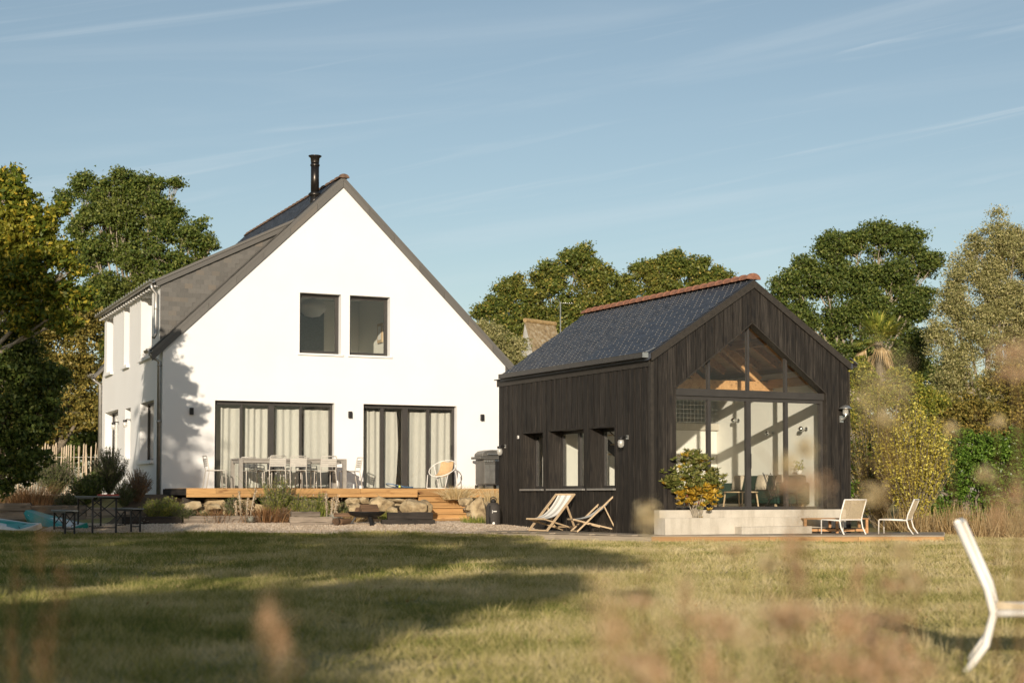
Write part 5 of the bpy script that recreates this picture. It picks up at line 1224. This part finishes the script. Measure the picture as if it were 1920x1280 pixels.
def tree(name, label, D, lobes_px, mat, n_cl, per, leaf, cr, bark='bark', trunk=.25, base_px=None, ratio=.55, cat='tree', group=None, base_z=None, twigs=5, inner=.45, world=None, stems=1):
    if world is None:
        L = []
        for q in lobes_px:
            px, py, rp = q[:3]; dd = q[3] if len(q) > 3 else 0; sq = q[4] if len(q) > 4 else 1.0
            c = P(px, py, D+dd); r = rp*(D+dd)/FPX; L.append((tuple(c), (r, r*.95, r*sq)))
    else: L = world
    cx = base_px if base_px is not None else np.mean([l[0][0] for l in L])
    by = float(np.mean([l[0][1] for l in L])); bz = H(cx, by)-.1 if base_z is None else base_z
    t = thing(name, label, cat, (cx, by, bz), 0, group)
    Lo = [((c[0]-cx, c[1]-by, c[2]-bz), r) for c, r in L]
    pts, ctr = clumps(Lo, int(n_cl*(1.25 if world else 3.6)), int(per*(.9 if world else .40)), cr*(.78 if world else .42), inner)
    foliage(t, pts, leaf*(1.3 if world else .92)*rng.uniform(.6, 1.3, len(pts)), mat, ratio, 'crown', near=(0 < D < 45))
    m = MB(); low = min(c[2]-r[2]*.4 for c, r in Lo); fork = max(.4, low*.75)
    top = Vector((0, 0, fork))
    m.tube([(0, 0, -.3), (.05*trunk, .1*trunk, fork*.5), tuple(top)], [trunk*1.25, trunk, trunk*.85], 9)
    zt_ = max(c[2] for c, r in Lo)
    for (c, r), cc in zip(Lo, ctr):
        c = Vector(c); hub = Vector((c.x*.25+random.uniform(-.2, .2), c.y*.25, fork+(c.z-fork)*random.uniform(.15, .4)))
        rr = min(trunk*.5, .07*r[0]+.02)*(1.25-.6*min(1, c.z/zt_))
        mid = hub.lerp(c, .55)+Vector((random.uniform(-.2, .2), random.uniform(-.2, .2), random.uniform(0, .2)))*r[0]
        m.tube([tuple(top-Vector((0, 0, .3))), tuple(hub), tuple(mid), tuple(c)], [rr*1.5, rr*1.2, rr*.8, rr*.45], 6, False)
        for q in cc[:twigs]:
            e_ = Vector(q); st = mid.lerp(c, random.uniform(0, 1)); md = st.lerp(e_, .5)+Vector((random.uniform(-.15, .15), random.uniform(-.15, .15), random.uniform(-.1, .15)))*r[0]
            m.tube([tuple(st), tuple(md), tuple(e_)], [rr*.42, rr*.3, rr*.12], 5, False)
            for _ in range(5):
                x_ = e_+Vector(unit(1)[0])*r[0]*.40; m.tube([tuple(md.lerp(e_, random.uniform(.3, .9))), tuple(x_)], [rr*.2, rr*.05], 4, False)
    m.build('trunk', bark, t, True)
    return t
# --- large trees
tree('ash_tree', 'tall airy ash tree rising behind the dormer of the white house', 64, [(240, 350, 38), (235, 385, 42), (295, 388, 36), (180, 392, 34), (150, 420, 26), (160, 348, 26), (120, 372, 16), (195, 360, 26), (285, 352, 26), (325, 345, 14), (210, 420, 56), (310, 425, 48), (365, 440, 36), (395, 455, 18), (170, 480, 45), (270, 500, 62), (350, 495, 42), (200, 560, 60), (300, 570, 70), (240, 640, 70), (395, 520, 30)], 'leaf_ash', 1328, 75, 0.125, .34, 'bark_pale', .38, twigs=9)
tree('oak_tree', 'broad oak left of the aerial behind the cabin roof', 78, [(1085, 495, 38), (1030, 520, 36), (1120, 515, 30), (960, 545, 34), (935, 570, 28), (905, 585, 20), (1000, 580, 46), (1070, 570, 50), (1130, 570, 40), (950, 620, 45), (1020, 650, 60), (1100, 640, 60)], 'leaf_oak', 1036, 75, 0.150, .42, 'bark', .4)
tree('oak_tree', 'oak right of the aerial with its crown over the cabin ridge', 80, [(1255, 500, 34), (1210, 505, 28), (1300, 505, 32), (1345, 525, 26), (1175, 540, 32), (1240, 550, 45), (1310, 555, 42), (1180, 600, 40), (1260, 620, 60), (1340, 580, 30)], 'leaf_oak', 777, 75, 0.150, .42, 'bark', .4)
tree('oak_tree', 'large dark oak standing right of the cabin apex', 60, [(1560, 465, 38), (1605, 450, 30), (1655, 450, 38), (1700, 455, 38), (1735, 490, 32), (1510, 495, 26), (1480, 530, 34), (1460, 560, 22), (1545, 530, 46), (1610, 520, 52), (1680, 520, 52), (1500, 590, 40), (1570, 600, 46), (1650, 590, 55), (1720, 570, 42), (1620, 670, 55), (1700, 650, 55), (1550, 660, 36)], 'leaf_dark', 1458, 72, 0.115, .36, 'bark_pale', .36, twigs=9)
tree('willow_tree', 'tall grey green tree at the right edge of the photo', 52, [(1880, 440, 36, 0, 1.3), (1905, 470, 40, 0, 1.3), (1840, 480, 38, 0, 1.4), (1800, 520, 34, 0, 1.3), (1860, 540, 55, 0, 1.3), (1790, 580, 42, 0, 1.3), (1910, 580, 55, 0, 1.3), (1760, 630, 36), (1840, 620, 60), (1900, 680, 60), (1800, 690, 55), (1870, 750, 60), (1780, 740, 50), (1960, 520, 60, 0, 1.4), (1960, 640, 70)], 'leaf_willow', 1458, 78, 0.094, .30, 'bark_pale', .35, ratio=.3)
tree('lime_tree', 'turning tree with yellow leaves at the left edge of the photo', 31, [(15, 350, 45), (50, 400, 50), (20, 440, 60), (75, 440, 40), (110, 395, 20), (60, 500, 60), (10, 530, 60), (115, 480, 34), (140, 500, 22), (100, 540, 45), (150, 560, 28), (40, 590, 55), (120, 600, 34)], 'leaf_turning', 620, 46, .115, .17, 'bark_pale', .2, base_px=-11.2, twigs=7)
tree('hazel_bush', 'dark shaded bush below the turning tree at the left edge', 31.5, [(15, 885, 45), (58, 865, 36), (25, 680, 70), (70, 720, 55), (20, 770, 70), (70, 790, 50), (30, 840, 45), (100, 700, 30), (95, 760, 30)], 'leaf_dark', 480, 46, .10, .17, 'bark', .12, base_px=-11.4, cat='bush')
tree('hedgerow_tree', 'brownish hedgerow tree between the turning tree and the white house', 53, [(120, 590, 60), (60, 620, 70), (170, 610, 45), (110, 680, 70), (165, 700, 50), (50, 720, 70), (130, 770, 60), (70, 790, 60), (170, 780, 40), (10, 650, 60), (20, 790, 60)], 'leaf_brush', 744, 72, 0.117, .30, 'bark', .2, cat='tree')
tree('willow_shrub', 'olive willow bush behind the right verge of the white house', 58, [(925, 640, 40), (960, 660, 34), (900, 620, 26), (985, 690, 26), (935, 690, 40)], 'leaf_willow', 312, 65, 0.109, .25, 'bark', .14, ratio=.3, cat='bush')
for lb, D_, lob_ in (('far dark woodland edge seen right of the cabin', 72, [(1600, 720, 55), (1680, 710, 60), (1760, 720, 60), (1840, 740, 60), (1920, 740, 60), (1620, 800, 60), (1720, 800, 60), (1820, 810, 60), (1910, 820, 60), (1650, 870, 50), (1990, 760, 60)]), ('far dark hedge seen behind the paling fence', 62, [(-30, 740, 60), (50, 760, 60), (120, 770, 60), (190, 780, 55), (20, 830, 50), (100, 840, 50), (180, 840, 50), (-60, 820, 60), (230, 800, 50)]), ('far hedge between the white house and the cabin', 70, [(900, 680, 40), (950, 700, 45), (1000, 700, 45), (1060, 690, 45)])):
    tree('far_hedge', lb, D_, lob_, 'leaf_dark', 420, 60, .19, .40, 'bark', .15, cat='hedge')
# --- right-hand hedges and shrubs
tree('climbing_hedge', 'yellow green hedge directly right of the cabin gable', 41, [(1608, 700, 40), (1640, 740, 45), (1600, 780, 40), (1650, 810, 45), (1605, 850, 40), (1690, 720, 40), (1730, 760, 45)], 'leaf_hedge', 520, 48, .085, .16, 'bark', .1, cat='hedge')
tree('dark_shrub', 'dark leafy shrub low beside the right cabin corner', 38.5, [(1625, 860, 40), (1665, 880, 38), (1610, 910, 35), (1650, 920, 30), (1700, 905, 34)], 'leaf_laurel', 260, 44, .075, .13, 'bark', .06, cat='bush')
tree('laurel_bush', 'glossy green laurel bush behind the right end of the deck', 37.5, [(1760, 870, 50), (1810, 850, 52), (1860, 850, 52), (1910, 840, 50), (1790, 910, 48), (1850, 910, 52), (1905, 900, 50), (1960, 860, 60), (1740, 930, 36), (1715, 900, 34), (1770, 960, 34), (1840, 965, 36), (1900, 960, 40)], 'leaf_laurel', 800, 50, .085, .15, 'bark', .08, cat='bush')
tree('hedge_tree', 'dull green hedge tree above the laurel bush', 44, [(1790, 780, 50), (1850, 790, 50), (1910, 790, 55), (1760, 820, 40), (1900, 730, 45)], 'leaf_brush', 420, 48, .11, .2, 'bark', .12, cat='tree')
def upright_shrub(label, px, py, D, mat, n, hgt_, spread):
    b = P(px, py, D); bz = H(b.x, b.y); t = thing('privet_shrub', label, 'bush', (b.x, b.y, bz)); pts = []; ud = []; m = MB()
    for i in range(n):
        a = rng.uniform(0, 6.28); q = rng.random()**.5; le = rng.uniform(.55, 1.0)*hgt_*(1.1-.35*q); tip = np.array([math.cos(a)*q*spread, math.sin(a)*q*spread, le]); m0 = np.array([math.cos(a)*q*spread*.55, math.sin(a)*q*spread*.55, le*.5])
        k = int(95*le/hgt_); tt = rng.uniform(.18, 1, k)[:, None]; p = (1-tt)**2*0+2*tt*(1-tt)*m0+tt**2*tip; pts.append(p+rng.normal(size=(k, 3))*.045); ud.append(np.repeat((tip-m0)[None], k, 0)/np.linalg.norm(tip-m0)); m.tube([(0, 0, 0), tuple(m0), tuple(tip)], [.012, .008, .003], 4, False)
    pts = np.concatenate(pts); foliage(t, pts, .066*rng.uniform(.7, 1.3, len(pts)), mat, .55, 'foliage', np.concatenate(ud), .3); m.build('stems', 'bark', t)
upright_shrub('yellow leaved shrub with upright shoots behind the rope chairs', 1712, 905, 35.8, 'leaf_yellow', 300, 3.0, .95)
upright_shrub('olive shrub with upright shoots between hedge and laurel', 1640, 900, 38.5, 'leaf_brush', 240, 3.3, .9)
# palm
pb = P(1648, 640, 47); pz = H(pb.x, pb.y); pt = thing('fan_palm', 'fan palm with a skirt of dead fronds right of the cabin roof', 'palm', (pb.x, pb.y, pz)); hc = pb.z-pz
MB().tube([(0, 0, -.2), (.05, 0, hc*.5), (0, 0, hc)], [.17, .14, .12], 10).build('trunk', 'bark', pt, True)
def fan(mat, th, ph, stem, r, droop, nm):
    d = Vector((math.sin(th)*math.cos(ph), math.sin(th)*math.sin(ph), math.cos(th))); e = d*stem; s = d.cross(Vector((0, 0, 1)))
    s = s.normalized() if s.length > .05 else Vector((1, 0, 0)); m = MB(); m.tube([(0, 0, hc), tuple(Vector((0, 0, hc))+e)], .012, 4)
    c = Vector((0, 0, hc))+e
    for i in range(17):
        a = (i/16-.5)*2.5; q = (d*math.cos(a)+s*math.sin(a)); tip = c+q*r*random.uniform(.85, 1.05)+Vector((0, 0, -droop*random.uniform(.6, 1.3))); md = c+q*r*.55; w = q.cross(Vector((0, 0, 1)))
        w = (w.normalized() if w.length > .05 else s)*.022
        m.quad(tuple(c), tuple(md+w), tuple(tip), tuple(md-w))
    me = m.mesh(nm); at = me.attributes.new('rnd', 'FLOAT', 'FACE'); at.data.foreach_set('value', rng.random(len(me.polygons)).astype(np.float32)); link(nm, me, mat, pt)
for i in range(34): fan('palm_leaf', rng.uniform(.1, 1.75), i*2.4, rng.uniform(.35, .6), .62, .12, 'frond')
for i in range(6): fan('palm_dead', rng.uniform(2.0, 2.75), i*2.4, rng.uniform(.3, .55), .5, .25, 'dead_frond')
# dry grass bank under the right-hand shrubs
def grass_clump(name, label, c, n, h, spread, mat, w=.012, lean=.35, cat='grass', kind=None, group=None, rnds=None):
    c = Vector(c); root = rng.normal(size=(n, 3))*np.array((spread, spread, 0)); root[:, 2] = 0
    hh = h*rng.uniform(.45, 1.1, n); out_ = root*lean*2/max(spread, .01)*.5*h*.5+rng.normal(size=(n, 3))*np.array((lean*h*.4, lean*h*.4, 0))
    mid = root+out_*.35+np.stack([0*hh, 0*hh, hh*.6], 1); tip = root+out_+np.stack([0*hh, 0*hh, hh], 1)
    s = np.cross(tip-root, unit(n)); s /= np.linalg.norm(s, axis=1, keepdims=True); s *= w/2
    V = np.stack([root-s, root+s, mid+s*.7, mid-s*.7, tip], 1).reshape(-1, 3); b = np.arange(n)*5
    F = np.concatenate([np.stack([b, b+1, b+2], 1), np.stack([b, b+2, b+3], 1), np.stack([b+3, b+2, b+4], 1)]); r = rng.random(n)
    o = npmesh(name, V, F, mat, None, np.concatenate([r, r, r])); o.location = c
    if kind: o['kind'] = kind
    return tag(o, label, cat, group)
pos = []
n = 5200; gx_ = rng.uniform(8.6, 13.5, n); gy_ = 32.3+rng.random(n)*3.6+np.clip(10.2-gx_, 0, 2)*.5
root = np.stack([gx_, gy_, hgt(gx_, gy_)], 1); hh = rng.uniform(.12, .8, n)*(.45+.6*np.sin(gx_*2.3+gy_)**2); tip = root+np.stack([rng.normal(size=n)*.16, rng.normal(size=n)*.16, hh], 1)
V, F = blade_arrays(root, tip, .022); o = npmesh('dry_grass_bank', V, F, 'dry_grass', None, rng.random(n), kind='stuff'); tag(o, 'tall dry grass growing along the foot of the right hand shrubs', 'grass')
def gclump(label, px, py, D, n, h, sp_, mat, name='grass_clump', up=False, **k):
    b = P(px, py, D); return grass_clump(name, label, (b.x, b.y, b.z if up else H(b.x, b.y)), n, h, sp_, mat, **k)
# --- planting bed
gclump('straw coloured grass tuft spilling over the top of the steps', 856, 936, 38.6, 520, .36, .12, 'dry_straw', lean=.9, up=True)
o = gclump('tall dry grass beside the cabin corner above the black bag', 925, 950, 37.6, 300, .5, .10, 'dry_straw', lean=.5, up=True)
gclump('green weeds at the foot of the pale upright slab', 893, 982, 36.3, 320, .22, .14, 'leaf_fresh')
gclump('orange dry grass at the far left of the raised bed', 60, 935, 37.4, 840, .75, .28, 'dry_brown', lean=.5)
gclump('pale dry grass behind the paddle boards', 15, 930, 37.8, 600, .6, .3, 'dry_grass', lean=.5)
gclump('reddish dried weeds below the left end of the terrace', 405, 965, 35.9, 480, .36, .18, 'dry_brown', lean=.5)
gclump('brown grass below the white flowered plant', 500, 970, 36.1, 600, .45, .2, 'dry_brown', lean=.5)
gclump('fine green grass between the mullein stalks', 585, 965, 36.6, 520, .5, .22, 'leaf_fresh', lean=.4)
gclump('small straw tuft right of the rosemary', 650, 968, 36.4, 280, .3, .12, 'dry_grass', lean=.6)
gclump('small green tuft in front of the large tan boulder', 727, 966, 36.3, 220, .32, .06, 'leaf_fresh')
def bushy(label, px, py, D, h, w, mat, n, leaf=.05, ratio=.22, name='herb_bush', mass=.6):
    b = P(px, py, D); bz = H(b.x, b.y); t = thing(name, label, 'bush', (b.x, b.y, bz)); pts = []; ud = []; m = MB()
    for i in range(n):
        a = rng.uniform(0, 6.28); q = rng.random()**.6; tip = np.array([math.cos(a)*q*w, math.sin(a)*q*w, h*rng.uniform(.6, 1.05)*(1-.35*q*q)]); k = 34
        tt = rng.uniform(.15, 1, k)[:, None]; m0 = tip*np.array((.35, .35, .5)); pts.append(2*tt*(1-tt)*m0+tt**2*tip+rng.normal(size=(k, 3))*.02); ud.append(np.repeat((tip/np.linalg.norm(tip))[None], k, 0)); m.tube([(0, 0, 0), tuple(m0), tuple(tip)], [.008, .006, .003], 4, False)
    pts = np.concatenate(pts); foliage(t, pts, leaf*rng.uniform(.7, 1.4, len(pts)), mat, ratio, 'foliage', np.concatenate(ud), .45); m.build('stems', 'bark', t); return t
bushy('green feathery bush at the left corner of the terrace', 315, 960, 35.7, .62, .42, 'leaf_fresh', 198, .06)
bushy('dark rosemary bush in front of the white side wall', 205, 930, 38.3, 1.25, .50, 'leaf_rosemary', 286, .06)
bushy('dark herb bush in front of the paling fence', 105, 925, 38.8, 1.05, .62, 'leaf_rosemary', 308, .06)
bushy('dark low bush behind the trestle table', 160, 935, 37.6, .75, .45, 'leaf_dark', 198, .07, .4)
bushy('dry brown bush at the foot of the corner downpipe', 258, 938, 37.2, .85, .38, 'dry_brown', 264, .04, .2)
bushy('upright green rosemary right of the flowering plant', 600, 968, 36.7, 0.75, 0.24, 'leaf_fresh', 132, .055)
bushy('dark green rosemary left of the rubble boulders', 643, 965, 36.9, 0.52, 0.22, 'leaf_rosemary', 101, .05)
bushy('pale grey herb bush left of the dark bush by the fence', 78, 915, 39.2, 1.0, .25, 'leaf_silver', 88, .05)
bushy('green plant at the left foot of the terrace edge', 385, 968, 36.0, .28, .3, 'leaf_rosemary', 110, .045)
g = bushy('airy green gaura with small white flowers below the dining table', 520, 968, 36.4, 1.10, 0.46, 'leaf_fresh', 176, .05, .25, 'flowering_plant')
fp = np.array([(rng.normal()*.33, rng.normal()*.2, rng.uniform(.55, 1.2)) for _ in range(46)]); V, F = leaf_arrays(fp, .04, .9); npmesh('flowers', V, F, 'petal', g, rng.random(len(fp)))
m = MB()
for p in fp: m.tube([(p[0]*.3, p[1]*.3, .2), (p[0]*.7, p[1]*.7, p[2]*.7), tuple(p)], .003, 3, False)
m.build('flower_stems', 'leaf_fresh', g)
bushy('loose green herb left of the flowering plant', 440, 968, 36.2, 0.65, 0.33, 'leaf_rosemary', 110, .05)
bushy('yellow green bush between the flowering plant and the rosemary', 560, 968, 36.5, 0.72, 0.33, 'leaf_fresh', 120, .05)
bushy('brownish herb below the middle of the terrace', 535, 972, 36.0, .4, .28, 'dry_brown', 110, .04)
bushy('pale dried herb at the right end of the bed', 668, 970, 36.5, .32, .22, 'dry_grass', 80, .04)
bushy('green herb behind the topmost sleeper of the short stack', 580, 962, 36.1, 0.65, 0.24, 'leaf_fresh', 90, .05)
bushy('low green plant between kerb and green feathery bush', 345, 968, 35.5, .4, .3, 'leaf_rosemary', 100, .05)
bushy('green shrub low against the white side wall beside the dry brown bush', 232, 945, 37.0, .65, .35, 'leaf_rosemary', 150, .05)
bushy('small fresh green plant beside the corner of the terrace', 285, 958, 36.1, .45, .3, 'leaf_fresh', 120, .05)
bushy('low grey green herb in front of the paling fence bed', 130, 938, 37.2, .5, .4, 'leaf_rosemary', 140, .05)
def mullein(label, px, py, D, hs):
    b = P(px, py, D); bz = H(b.x, b.y); t = thing('mullein', label, 'plant', (b.x, b.y, bz), group='dead mullein stalks in the bed')
    for i, (dx, h, ln) in enumerate(hs):
        pts = [(dx, 0, 0), (dx+ln*.3, 0, h*.4), (dx+ln*.7, 0, h*.75), (dx+ln, 0, h)]; MB().tube(pts, [.016, .018, .022, .006], 7).build('stalk', 'bark_pale', t, True)
        k = 130; tt = rng.uniform(.3, 1, k); c = np.stack([dx+ln*tt, 0*tt, h*tt], 1)+rng.normal(size=(k, 3))*.02; foliage(t, c, .038, 'mullein', .8, 'seed_pods')
mullein('cluster of dead mullein stalks at the left of the flower bed', 462, 972, 35.9, ((-.12, .75, -.05), (0, .62, .03), (.07, .82, .14), (-.2, .55, -.06)))
mullein('cluster of dead mullein stalks right of the green rosemary', 617, 972, 36.1, ((-.05, .72, -.02), (.04, .6, .05), (.1, .66, .1)))
def rosette(label, px, py, D, r, n=26):
    b = P(px, py, D); t = thing('silver_rosette', label, 'plant', (b.x, b.y, H(b.x, b.y)), group='silver leaved rosettes in the bed'); m = MB()
    for i in range(n):
        a = i*2.4; e = .25+1.0*(i/n); q = Vector((math.cos(a)*math.cos(e), math.sin(a)*math.cos(e), math.sin(e))); s = q.cross(Vector((0, 0, 1))).normalized()*r*.16; c = Vector((0, 0, .03))
        m.quad(tuple(c), tuple(c+q*r*.5+s), tuple(c+q*r+Vector((0, 0, -.02))), tuple(c+q*r*.5-s))
    me = m.mesh('leaves'); at = me.attributes.new('rnd', 'FLOAT', 'FACE'); at.data.foreach_set('value', rng.random(len(me.polygons)).astype(np.float32)); link('leaves', me, 'leaf_silver', t)
    MB().lathe([(0, 0), (.03, 0), (.02, .05), (0, .06)], 8).build('crown', 'bark', t)
rosette('silver leaved rosette on the kerb behind the trestle bench', 268, 968, 35.2, .22); rosette('silver rosette below the left end of the terrace', 385, 966, 35.6, .2)
rosette('silver rosette at the foot of the left mullein stalks', 470, 974, 35.7, .22); rosette('silver rosette at the foot of the right mullein stalks', 628, 974, 36.0, .28, 40)
bushy('sword leaved dark plant at the middle of the raised bed', 175, 925, 37.9, .7, .3, 'leaf_dark', 88, .14, .18)
# --- golden shrub in the planter
b = BW(.78, -.37, .42); t = thing('planter_shrub', 'green and yellow leaved shrub growing in the concrete planter', 'shrub', tuple(b)); lob = [((0, 0, .55), (.46, .3, .36)), ((-.25, 0, .75), (.38, .25, .3)), ((.22, 0, .62), (.36, .25, .3)), ((-.05, 0, 1.05), (.36, .25, .28)), ((-.12, 0, 1.2), (.2, .18, .18)), ((.33, 0, .85), (.2, .2, .16)), ((-.42, 0, .72), (.22, .2, .14))]
pts, ctr = clumps(lob, 420, 1, .0, .3, 0); pts = pts+0
c_all = np.repeat(pts, 12, 0); u = unit(len(c_all)); u[:, 2] = np.abs(u[:, 2])*.8+.1; u /= np.linalg.norm(u, axis=1, keepdims=True); cen = c_all+u*.05
low = (np.repeat(pts, 12, 0)[:, 2]+.7*np.repeat(pts, 12, 0)[:, 0]*-.3 < .62) & (np.repeat(rng.random(len(pts)) < .72, 12)) | np.repeat((rng.random(len(pts)) < .10), 12)
V, F = leaf_arrays(cen[~low], .105, .28, u[~low], .9); npmesh('green_leaves', V, F, 'leaf_pitto', t, rng.random((~low).sum()))
V, F = leaf_arrays(cen[low], .105, .30, u[low], .9); npmesh('yellow_leaves', V, F, 'leaf_gold', t, rng.random(low.sum()))
m = MB()
for i in range(14):
    e = Vector(pts[rng.integers(len(pts))]); m.tube([(random.uniform(-.08, .08), 0, 0), tuple(e*.5+Vector((0, 0, .08))), tuple(e)], [.014, .01, .005], 5, False)
m.build('stems', 'bark_pale', t)

# ================================================================ trees behind the camera that shade the lawn
def wl(x, y, z, r, sq=1): return ((x, y, z), (r, r, r*sq))
S = 'trees behind the photographer'
tree('garden_tree', 'leafy tree behind the photographer shading the middle of the lawn', 0, None, 'leaf_dark', 290, 46, .30, .38, 'bark', .25, base_px=-4.6, world=[wl(x, -12, z, r) for x, z, r in [(-3.9,9.7,.6),(-5.0,9.8,.6),(-6.1,9.6,.65),(-7.2,9.8,.6),(-2.0,8.0,.75),(-3.0,8.5,.7),(-4.3,8.0,.9),(-5.6,7.7,1.0),(-2.2,6.35,.6),(-3.2,5.9,.75),(-4.2,5.3,.8),(-5.4,4.9,.9),(-3.3,4.6,.7),(-4.4,3.9,.8),(-5.8,3.6,.9)]], inner=.2, group=S)
tree('garden_tree', 'leafy tree behind the photographer shading the left of the lawn', 0, None, 'leaf_dark', 400, 46, .32, .46, 'bark', .25, base_px=-9.2, world=[wl(x, -12, z, r) for x, z, r in [(-8.3,9.7,.7),(-9.5,9.9,.8),(-10.8,9.7,.8),(-12,9.9,.9),(-7.4,8.2,1.0),(-9,8.2,1.1),(-10.8,8.0,1.2),(-12.5,8.0,1.3),(-7.2,6.6,.9),(-8.8,6.4,1.1),(-10.6,6.0,1.3),(-12.4,5.8,1.3),(-7.0,4.8,1),(-8.6,4.4,1.2),(-10.6,4,1.3),(-14.2,7,1.5),(-14,9.4,1.2)]], inner=.2, group=S)
tree('garden_tree', 'leafy tree left of the photo whose shadow falls on the white house corner', 0, None, 'leaf_dark', 165, 46, .20, .40, 'bark', .22, base_px=-11.8, world=[wl(-11.0, 12, 8.6, 1.1), wl(-11.7, 12, 9.2, .9), wl(-10.4, 12, 7.4, .8), wl(-11.4, 12, 6.6, 1.3), wl(-13.2, 12, 5.8, 1.3), wl(-12.0, 12, 5.2, 1.5), wl(-13.9, 12, 4.8, 1.6), wl(-10.4, 12, 5.3, 1.1), wl(-9.5, 12, 4.9, .8), wl(-12.6, 12, 3.6, 1.5), wl(-10.6, 12, 3.8, 1.1)], inner=.2, group='trees left of the photo')
# ================================================================ tall dry weeds close to the camera, out of focus
def weed_meshes(kind):
    """unit-height weed: stem mesh and seed head mesh, head centred at z=0 of the head object"""
    m = MB(); q = random.uniform(-.03, .03)
    m.tube([(0, 0, -1.3), (q, q*.5, -.6), (0, 0, 0)], [.0016, .0013, .0008], 4, False)
    for i in range(2): z = random.uniform(-.2, -.05); m.tube([(0, 0, z), (random.uniform(-.05, .05), random.uniform(-.05, .05), z+.09)], .0012, 3, False)
    if kind == 'dock': c = rng.normal(size=(220, 3))*np.array((.011, .011, .026))
    elif kind == 'umbel': c = rng.normal(size=(240, 3))*np.array((.024, .024, .010))
    elif kind == 'plume': c = rng.normal(size=(160, 3))*np.array((.012, .012, .040))
    elif kind == 'sedge': c = rng.normal(size=(90, 3))*np.array((.009, .009, .03))
    else: c = rng.normal(size=(170, 3))*np.array((.011, .011, .011))
    V, F = leaf_arrays(c, .0085, .5)
    return m.mesh('stem'), V, F
kinds = ['dock', 'umbel', 'plume', 'bob', 'sedge']; matk = {'sedge': 'dry_brown', 'dock': 'dry_seed', 'umbel': 'dry_seed', 'plume': 'dry_straw', 'bob': 'dry_straw'}
bank = {}
for k in kinds:
    st_, V, F = weed_meshes(k); st_.materials.append(MATS['dry_grass'])
    o = npmesh('seed_head', V, F, matk[k], None, rng.random(len(F))); bank[k] = (st_, o.data); bpy.data.objects.remove(o)
WLAB = {'sedge': 'dark brown weed stem, blurred in the lower left corner', 'dock': 'tall dry brown dock stem, blurred close to the camera', 'umbel': 'tall weed with flat brown umbel, blurred close to the camera', 'plume': 'tall straw plume of grass, blurred close to the camera', 'bob': 'tall thin weed with a round seed head, blurred close to the camera'}
def weed(px, py, D, kind, sc=1.0):
    D *= 1.3; p = P(px, py, D); t = thing('dry_weed', WLAB[kind], 'weed', (p.x, p.y, 0), random.uniform(0, 6.28), 'blurred weeds: '+kind)
    a = link('stem', bank[kind][0], None, t); a.location = (0, 0, p.z); a.scale = (1, 1, max(.3, p.z/1.3))
    b = link('seed_head', bank[kind][1], None, t); b.location = (0, 0, p.z); b.scale = (sc,)*3; b['kind'] = 'stuff'
wl_ = [(1150, 1190, 1.0, 'dock', .9), (1215, 965, 2.6, 'bob', 1.2), (1475, 868, 2.3, 'bob', 1.0), (1510, 840, 2.6, 'bob', 1.0), (1500, 905, 2.0, 'umbel', 1.0), (1520, 925, 2.2, 'plume', .9), (1660, 785, 2.6, 'bob', .9), (1785, 803, 2.8, 'bob', .8), (1870, 790, 2.8, 'bob', .8), (1850, 890, 2.4, 'bob', .9), (1640, 928, 2.6, 'bob', 1.2), (1870, 960, 2.0, 'dock', .8), (1905, 930, 2.0, 'dock', .7),
       (1655, 720, 1.5, 'plume', .7), (1905, 660, 1.6, 'umbel', .9), (1485, 1030, 2.2, 'dock', 1.0), (1440, 1055, 2.8, 'bob', 1.3), (1495, 1080, 2.4, 'dock', 1.0), (1380, 1030, 2.8, 'umbel', .7), (1335, 1160, 2.0, 'umbel', 1.2), (1505, 1145, 2.1, 'umbel', 1.1), (1280, 1105, 2.6, 'bob', 1.2), (1610, 1080, 2.6, 'dock', .9), (1690, 1030, 2.3, 'bob', 1.0), (1720, 1100, 2.5, 'bob', 1.0), (1615, 1160, 2.2, 'umbel', 1.1), (1905, 1090, 1.9, 'dock', 1.2), (1890, 1170, 1.8, 'umbel', 1.2), (1540, 1240, 1.7, 'umbel', 1.2), (1420, 1250, 1.6, 'plume', 1.2), (1330, 1255, 1.7, 'dock', 1.0), (1650, 1250, 1.7, 'dock', 1.1), (1240, 1160, 2.1, 'plume', .8), (1715, 1250, 1.8, 'umbel', 1.2), (1460, 1165, 2.2, 'dock', 1.0), (1400, 1190, 2.2, 'bob', 1.4), (1215, 1000, 2.2, 'plume', .7),
       (500, 1165, 1.4, 'dock', .6), (525, 1200, 1.4, 'dock', .7), (78, 998, 2.3, 'bob', 1.0), (110, 1075, 2.4, 'bob', .8), (125, 1080, 2.6, 'dock', .7), (95, 1150, 2.2, 'dock', .9), (30, 1090, 2.4, 'dock', .7), (20, 1190, 2.2, 'dock', .8), (70, 1210, 2.2, 'plume', .8)]
random.seed(3)
wl_ += [(1905, 700, 2.2, 'umbel', .8), (1690, 730, 1.6, 'plume', .6), (1915, 980, 2.0, 'plume', 1.0), (1620, 745, 1.8, 'plume', .6)]
for i in range(26):
    x = random.uniform(1180, 1960)
    if 1745 < x < 1885: x -= 160
    wl_.append((x, random.uniform(1060, 1290), random.uniform(1.7, 3.2), random.choice(['bob', 'dock', 'umbel']), random.uniform(.7, 1.2)))
for i in range(2): wl_.append((random.uniform(-20, 150), random.uniform(1180, 1300), random.uniform(2.0, 3.0), random.choice(['dock', 'plume', 'bob']), random.uniform(.6, .9)))
wl_ = [q for q in wl_ if not (1740 < q[0] and 1040 < q[1] < 1245)]
for q in wl_: weed(*(q if q[0] > 300 else (q[0], q[1], q[2], 'sedge', q[4])))
